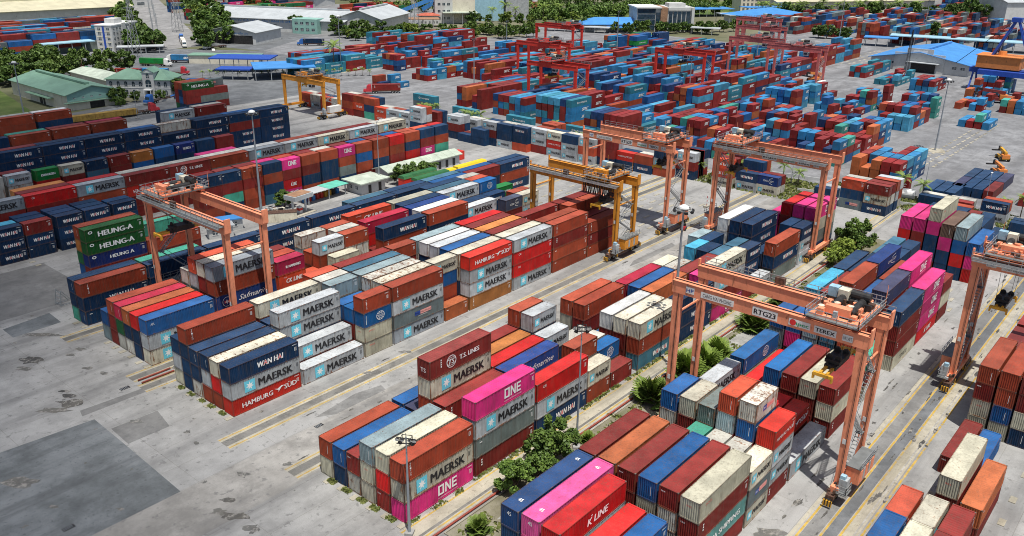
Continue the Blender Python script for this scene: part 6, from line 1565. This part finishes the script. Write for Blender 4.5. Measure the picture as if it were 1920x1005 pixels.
# blue roofed warehouse right
t = bld('white fronted warehouse with a bright blue roof and stepped gable', 428, 56, R(-90)); gable(t, 49, 58, 5.6, 4.4, WALLW, BROOF, 1.4, 'y')
b = MB(); b.box(18, 31, -.5, 0, 0, 11.8, WALLW); b.box(21, 28, -.6, -.5, 9.2, 10.8, LAMPG); b.box(12, 18, -.4, 0, 0, 9.4, WALLW); b.box(31, 37, -.4, 0, 0, 9.4, WALLW); b.build('parapet', t)
b = MB(); b.box(21, 33, -.7, -.5, 0, 4.6, DARK); b.build('door', t); b = MB(); b.box(19, 35, -4, -.5, 4.9, 5.2, PROOF); b.build('awning', t); windows(t, win_mesh(2, 1.2), [(x, -.02, 3) for x in (4, 8, 12, 42, 46, 50)])
canopy('long pale blue canopy behind the blue roofed warehouse', 531, 80, 92, 14, 6, LBROOF, R(-76)); canopy('low blue canopy left of the long pale blue canopy', 518, 92, 20, 12, 5, BROOF, R(-76)); canopy('pale blue canopy behind the orange crane house', 556, -14, 70, 14, 7, LBROOF, R(-76))
# harbour crane at the right edge
t = bld('blue harbour crane with an orange machine house at the right edge', 395, -6, 0, 'crane', 'harbour_crane'); t.scale = (1, 1, .62); b = MB(); b.box(-3, 3, -46, 5, 12.5, 16, BDARK); b.box(-9, -6, -30, 0, 12.5, 16, BDARK); b.build('girder', t)
b = MB(); b.box(-6, 6, -16, 2, 17, 25.5, ORHOUSE); b.box(-6.5, 6.5, -16.5, 2.5, 25.5, 26, ORHOUSE); b.tube((0, -7, 26), (0, -7, 29), 2, 1.6, 12, ORHOUSE); b.build('machine_house', t)
b = MB()
for s_ in (-1, 1): b.bar((s_*2.2, -1, 17), (s_*.8, -10, 52), 1.0, 1.0, BDARK); b.bar((s_*2.2, -20, 17), (s_*.8, -10.5, 52), .7, .7, BDARK)
for k in range(6): z = 20+5*k; b.bar((-1.8, -2-1.2*k, z), (1.8, -2-1.2*k, z), .5, .5, BDARK)
b.box(-2, 2, -12, -8, 50, 53, BDARK); b.bar((0, -10, 52), (0, -46, 17), .3, .3, DARK); b.bar((0, -10, 52), (0, 12, 17), .3, .3, DARK); b.build('mast', t)
b = MB()
for x in (-7, 7):
    for y in (-44, 3): b.bar((x, y, 0), (x*.4, y, 13), .7, .7, BDARK)
b.build('leg', t)
# buildings of the yard
t = bld('small white house with a pale hipped roof and dark arched doors', 86.2, 72.6, 0, 'house', 'house'); b = MB(); b.box(0, 8.4, 0, 6.2, 0, 3.1, WALLW); b.build('wall', t); hip(t, 8.4, 6.2, 3.15, 1.0, SROOF, 1.0, z0=3.4)
b = MB(); b.box(2.4, 3.4, -.06, 0, 0, 2.3, DARK); b.build('door', t); b = MB(); b.box(6.0, 7.0, -.06, 0, 0, 2.4, DARK); b.build('door', t); windows(t, win_mesh(.8, .9), [(-.02, 2, 1.2), (-.02, 4.4, 1.2)], R(-90))
t = bld('long low building with a pale sheet roof and dark doorways', 99, 76.2, 0); gable(t, 29, 5.4, 3.2, .9, WALLW, SROOF, .7, 'x', False); b = MB()
for x in range(2, 28, 3): b.box(x, x+1.1, -.06, 0, 0, 2.3, DARK)
b.build('doorway', t)
t = canopy('lean-to shed with a roof half white and half turquoise', 70.5, 75, 14, 4.6, 2.9, PROOF, R(4), thick=.12); b = MB(); b.box(7.2, 14.1, -.15, 4.7, 3.03, 3.10, TURQ); b.build('roof', t); b = MB()
for k in range(9): b.bc((1.5+1.4*k, 3.4, .7), (.9, 1.2, 1.4), rnd.choice([YELLOW, DARK, BROOF, REDC, GREY]))
b.build('stored_goods', t)
t = bld('small fuel station canopy with a pump beneath', 62.6, 69.5, R(8), 'fuel station', 'fuel_station'); b = MB(); b.box(0, 6.2, 0, 4, 4.1, 5.2, PROOF); b.box(.3, 5.9, .3, 3.7, 5.2, 5.3, BROWNP); b.build('roof', t); b = MB(); b.box(.7, 1.1, 1.8, 2.2, 0, 4.1, LAMPG); b.box(5.0, 5.4, 1.8, 2.2, 0, 4.1, LAMPG); b.build('post', t); b = MB(); b.box(2.6, 3.6, 1.5, 2.5, 0, 1.9, LAMPG); b.box(2.55, 3.65, 1.45, 2.55, .9, 1.5, REDC); b.build('pump', t); b = MB(); b.box(-.5, 7, 0, 4, .01, .16, PALE); b.build('island', t)
t = bld('fenced heap of pallets and scrap beside the fuel station', 55.5, 73.5, 0, 'scrap heap', 'scrap_heap'); b = MB()
for k in range(60): b.bc((rnd.uniform(0, 7), rnd.uniform(0, 6), rnd.uniform(.2, 1.3)), (rnd.uniform(.4, 1.8), rnd.uniform(.3, 1.2), rnd.uniform(.2, .6)), rnd.choice([GREY, RUSTM, PALE, DARK, WALLC]))
b.build('scrap', t)
for x, y, m1, m2, lb in ((44, 74, BROOF, WALLW, 'small white site office with a blue roof behind the left crane'), (39.5, 71, PROOF, BDARK, 'small site cabin with a pale roof and blue band behind the left crane')):
    t = bld(lb, x, y, R(-20), 'site office', 'site_office'); b = MB(); b.box(0, 5.5, 0, 2.6, 0, 2.6, WALLW); b.build('wall', t); b = MB(); b.box(-.4, 5.9, -.4, 3, 2.6, 2.9, m1); b.build('roof', t); windows(t, win_mesh(1.1, 1), [(1.4, -.02, 1), (3.6, -.02, 1)])
t = bld('beige open topped container with rusty lid and doors by the fuel station', 55.0, 71.5, R(-35), 'container', 'open_container'); b = MB(); b.box(0, 7.5, 0, 2.44, 0, 2.3, CREAM); corr(b, lambda a, q, z: (a, q-.05, z), 0, 7.5, .1, 2.2, .3, .05, CREAM); b.build('body', t); b = MB(); b.box(-.05, 7.55, -.05, 2.5, 2.3, 2.42, RUSTM); b.build('lid', t)
TARP = {'green': mat('green_tarpaulin', (0.03, 0.13, 0.045), 0.6), 'yellow': mat('yellow_tarpaulin', (0.70, 0.50, 0.02), 0.6, var=.06)}
PURP = mat('purple_panels', (0.06, 0.02, 0.30), 0.6)
for x, y, z, L, cl, lb in ((93.5, 63.5, 2.6, 12.2, 'green', 'red based open box under a dark green tarpaulin, nearer the house'), (94.5, 59.5, 2.6, 12.2, 'green', 'open box under a dark green tarpaulin beside the blue roofs'),
        (104, 66, 0, 12.2, 'yellow', 'purple sided open box under a yellow tarpaulin, left one'), (117.5, 66.5, 0, 12.2, 'yellow', 'purple sided open box under a yellow tarpaulin, right one')):
    t = bld(lb, x, y, 0, 'open box', 'tarpaulin_box'); b = MB(); b.box(0, L, 0, 2.44, 0, z+2.2, REDC if cl == 'green' else PURP); 
    if cl == 'yellow':
        for k in range(9): b.box(.5+k*1.35, .7+k*1.35, -.05, 0, .1, 2.2, REDC)
    b.build('box', t); b = MB(); b.frustum(-.1, L+.1, -.1, 2.55, z+2.0, -.05, L+.05, .3, 2.1, z+2.75, TARP[cl]); b.build('tarpaulin', t)
t = bld('orange box of a flat freight car at the yard wall', 121, 84-5, 0, 'freight box', 'freight_box'); b = MB(); b.box(0, 12.2, 0, 2.6, 0, 2.7, REDC); corr(b, lambda a, q, z: (a, q-.05, z), 0, 12.2, .1, 2.6, .8, .05, REDC); b.build('box', t)
t = bld('red footed A-frame stand of grey bars on the open apron', 0.6, 47.5-3+14, R(10), 'frame stand', 'frame_stand'); b = MB()
for y in (0, 1.6): b.bar((0,y,.05), (2.6,y,.05), .1, .1, STEEL); b.bar((0,y,.05), (.5,y,3.0), .1, .1, STEEL); b.bar((2.6,y,.05), (.5,y,3.0), .1, .1, STEEL)
for q in range(4): z = .5+.7*q; b.bar((.1+.12*q,0,z), (.1+.12*q,1.6,z), .08, .08, STEEL)
b.build('frame', t)
for x, y, L, lb in ((184, -33.5, 7, 'white cylindrical tank beside the palms of the yard wall'), (190, -67, 6, 'white cylindrical tank at the right edge behind palms'), (162, 17.5, 3, 'small white tank standing by the orange stacks')):
    t = bld(lb, x, y, R(-80), 'tank', 'storage_tank'); b = MB(); b.tube((0,0,1.6), (L,0,1.6), 1.3, n=18, mat=LAMPG); b.build('shell', t, smooth=False); b = MB(); b.box(.6, 1, -1, 1, 0, .6, GREY); b.box(L-1, L-.6, -1, 1, 0, .6, GREY); b.build('cradle', t)
# low wall along the yard road
for x0, y0, x1, y1, lb in ((181, 14, 186, -14, 'low wall behind the palms, left length'), (171.5, -13, 186, -70, 'low pale wall along the planted strip at right'), (88, 226, 122, 232, 'grey mesh fence before the mansion')):
    b = MB(); b.bar((x0, y0, .45), (x1, y1, .45), .2, .9, WALLW); tag(b.build('boundary_wall'), lb, 'wall')
# ================================================================ VEHICLES
def truck(x, y, rz, cabm, label, load=None, s=1.0, trailer=True):
    t = bld(label, x, y, rz, 'truck', 'truck'); t.scale = (s, s, s)
    b = MB(); b.frustum(0, 2.4, -1.2, 1.2, .9, .25, 2.2, -1.15, 1.15, 3.3, cabm); b.frustum(-1.3, 0, -1.1, 1.1, .9, -1.1, .1, -1.0, 1.0, 1.9, cabm); b.box(-1.45, -1.3, -1.15, 1.15, .5, 1.1, GREY); b.frustum(.4, 2.2, -1.1, 1.1, 3.3, 1.2, 2.2, -1, 1, 3.9, cabm); b.build('cab', t)
    b = MB(); b.face([(.06,-1.0,2.0),(.06,1.0,2.0),(.27,.95,3.1),(.27,-.95,3.1)], GLASS); b.v = [(a-.03, c, d) for a, c, d in b.v]; b.build('windscreen', t)
    b = MB(); b.box(-1.0, (14.6 if trailer else 6), -.5, .5, .75, 1.05, DARK); b.box(2.6, (14.6 if trailer else 6), -1.2, -.9, 1.05, 1.3, RUSTM); b.box(2.6, (14.6 if trailer else 6), .9, 1.2, 1.05, 1.3, RUSTM); b.build('chassis', t)
    b = MB(); b.tube((0,-.18,0), (0,.18,0), .52, n=12, mat=TYRE); b.tube((0,-.2,0), (0,.2,0), .26, n=8, mat=GREY); me = b.mesh('wheel')
    for wx in (-.6, 3.0, 4.3)+((11.2, 12.4, 13.6) if trailer else ()):
        for wy in (-1.0, 1.0): link('wheel', me, t, (wx, wy, .52))
    if load: 
        c = [0, 0, 0, 12.19, 2.6, load, 'T', '', 0, 0, 0, 0, 1]; M = math.cos(rz), math.sin(rz)
        o = make_container(c, f"{LIV[load][5]} container riding on the {label.split(' ')[0]} lorry, {label.split(' ', 1)[1]}"[:110], None); o.location = (x+M[0]*2.5+M[1]*1.22, y+M[1]*2.5-M[0]*1.22, 1.32); o.rotation_euler.z = rz
    return t
CW = mat('truck_white', (0.68, 0.68, 0.66), 0.35); CR_ = mat('truck_red', (0.42, 0.03, 0.04), 0.35); CB = mat('truck_blue', (0.03, 0.12, 0.38), 0.35); CG = mat('truck_green', (0.03, 0.25, 0.10), 0.4)
truck(299, 3.5, R(35), CW, 'white tractor with an empty trailer in the right yard', None, 1.35)
for k, (x, y, a, m_, lb, ld) in enumerate(((172, 327, -50, CW, 'white lorry entering the junction from the gate', 'SI'), (166, 314, 128, CW, 'pale lorry on the junction facing the gate', 'EV'), (201, 302, 130, CW, 'pale tractor near the tan building', None), (158, 284, 130, CR_, 'dark red tractor with bare trailer in the junction', None),
        (140, 296, -52, CB, 'blue lorry before the mansion', 'SI'), (126, 318, 130, CR_, 'red tractor beside the bushes of the gate', None), (131, 330, 130, CG, 'green lorry at the gate canopy', 'EV'), (131, 304, -50, CW, 'white lorry behind the mansion trees', 'RB'),
        (140, 254, -50, CB, 'blue lorry right of the mansion', 'BL'), (146, 240, 125, CR_, 'dark red tractor right of the mansion', None), (109, 229, 20, CB, 'blue tractor parked before the mansion', None), (104, 213.5, 178, CR_, 'red tractor at the end of the long tan trailer', None),
        (208, 372, 63, CW, 'white lorry queued on the straight road, first', 'WR'), (216, 388, 63, CW, 'white lorry queued on the straight road, second', None), (224, 403, 63, CB, 'blue lorry queued on the straight road, third', None), (212, 356, 10, CW, 'white lorry beside the open white shed', None),
        (262, 336, -48, CB, 'navy lorry parked before the tall white hall', 'NV'), (238, 232, -8, CW, 'white lorry with navy load among far stacks', 'NV'), (186, 187, -40, CR_, 'dark red lorry beside the amber crane', 'RB'))):
    truck(x, y, R(a), m_, lb, ld)
t = bld('long rusty ochre trailer bed standing before the mansion lawn', 70, 214, R(-6), 'trailer', 'flat_trailer'); b = MB(); OCH = mat('ochre_trailer', (0.30, 0.19, 0.04), .7, var=.25, grime=.5); b.box(0, 26, 0, 2.6, .8, 2.8, OCH); corr(b, lambda a, q, z: (a, q-.04, z), 0, 26, .9, 2.7, .9, .06, OCH); b.build('bed', t); b = MB(); b.box(0, 26, .3, 2.3, .2, .8, DARK); b.build('chassis', t)
def reach(x, y, rz, label, m1=YELLOW, s=1.0):
    t = bld(label, x, y, rz, 'reach stacker', 'reach_stacker'); t.scale = (s, s, s)
    b = MB(); b.box(-4, 3.5, -1.5, 1.5, .9, 2.0, m1); b.box(-4.2, -1.6, -1.6, 1.6, 1.4, 3.0, ORHOUSE); b.box(-1.5, 1.8, -1.7, -1.0, 1.9, 2.3, DARK); b.build('body', t)
    b = MB(); b.box(-1.0, .8, -.8, .8, 2.0, 4.0, m1); b.box(-.9, .85, -.82, .82, 2.8, 3.8, GLASS); b.build('cab', t)
    b = MB(); b.bar((-3.4, 0, 3.6), (4.2, 0, 4.4), 1.0, 1.1, m1); b.bar((3.2, 0, 4.3), (6.0, 0, 4.7), .7, .8, DARK); b.build('boom', t); b = MB(); b.box(5.6, 6.4, -3.0, 3.0, 2.8, 3.3, DARK); b.bar((6.0, 0, 3.2), (6.0, 0, 4.7), .6, .6, DARK); b.build('spreader', t)
    w = MB(); w.tube((0,-.4,0), (0,.4,0), .95, n=16, mat=TYRE); w.tube((0,-.42,0), (0,.42,0), .45, n=10, mat=m1); me = w.mesh('wheel')
    for q in (-3, 2.8):
        for y_ in (-1.6, 1.6): link('wheel', me, t, (q, y_, .95))
reach(252, -47.5, R(30), 'yellow reach stacker farther from the camera on the empty pads', YELLOW, .72); reach(231, -51, R(35), 'orange reach stacker nearer the low dark stacks', ORHOUSE, .72); reach(361, -20, R(110), 'dark red reach stacker among the far right stacks', mat('dark_red_machine', (.16, .03, .03), .5), 1.2)
reach(358, 58, R(160), 'orange forklift by the empty pads near the faded red crane', ORHOUSE)
t = bld('small red tractor parked on the runway by the tall mast', 119.5, -6.5, R(20), 'tractor', 'small_tractor'); b = MB(); b.box(0, 1.8, -.5, .5, .35, .9, CR_); b.box(1.0, 1.6, -.45, .45, .9, 1.5, DARK); b.build('body', t); w = MB(); w.tube((0,-.12,0), (0,.12,0), .35, n=10, mat=TYRE); me = w.mesh('wheel')
for q in (.3, 1.5):
    for y_ in (-.55, .55): link('wheel', me, t, (q, y_, .35))
t = bld('red and white marker post on a concrete foot in the open lane', 140.5, -1.5, 0, 'marker post', 'marker_post'); b = MB(); b.box(-.9, .9, -.5, .5, 0, .5, PALE); b.build('foot', t); b = MB()
for k in range(5): b.tube((0,0,.5+.5*k), (0,0,1.0+.5*k), .09, n=7, mat=LAMPG if k % 2 else CR_)
b.build('post', t)
t = bld('parked motorcycles in a row beside the small white house', 100.5, 70.2, R(15), 'motorcycles', 'motorcycle_row', None); b = MB()
for k in range(9): b.box(k*.75, k*.75+.25, 0, 1.7, .35, 1.0, rnd.choice([DARK, CR_, BROOF, GREY])); b.tube((k*.75+.12-.05,.2,.3), (k*.75+.12+.05,.2,.3), .3, n=8, mat=TYRE); b.tube((k*.75+.07,1.5,.3), (k*.75+.17,1.5,.3), .3, n=8, mat=TYRE)
b.build('motorcycle', t); t['kind'] = 'stuff'
# cars by the mansion
CARB = MB(); CARB.frustum(0, 4.3, -.85, .85, .35, .1, 4.2, -.85, .85, .9, GREY); 
for x, y, a, m_, lb in ((126, 234, 40, CW, 'white car parked right of the mansion'), (121, 233, 30, CB, 'dark car parked at the porch of the mansion'), (210, 345, 60, CW, 'white car near the open white shed')):
    t = bld(lb, x, y, R(a), 'car', 'parked_car'); b = MB(); b.frustum(0, 4.3, -.85, .85, .35, .1, 4.2, -.85, .85, .9, m_); b.frustum(.9, 3.7, -.8, .8, .9, 1.5, 3.2, -.68, .68, 1.45, m_); b.build('body', t); g = MB(); g.frustum(.95, 3.65, -.82, .82, .95, 1.5, 3.2, -.70, .70, 1.38, GLASS); g.build('window', t)
    w = MB(); w.tube((0,-.1,0), (0,.1,0), .32, n=10, mat=TYRE); me = w.mesh('wheel')
    for q in (.8, 3.4):
        for y_ in (-.8, .8): link('wheel', me, t, (q, y_, .32))
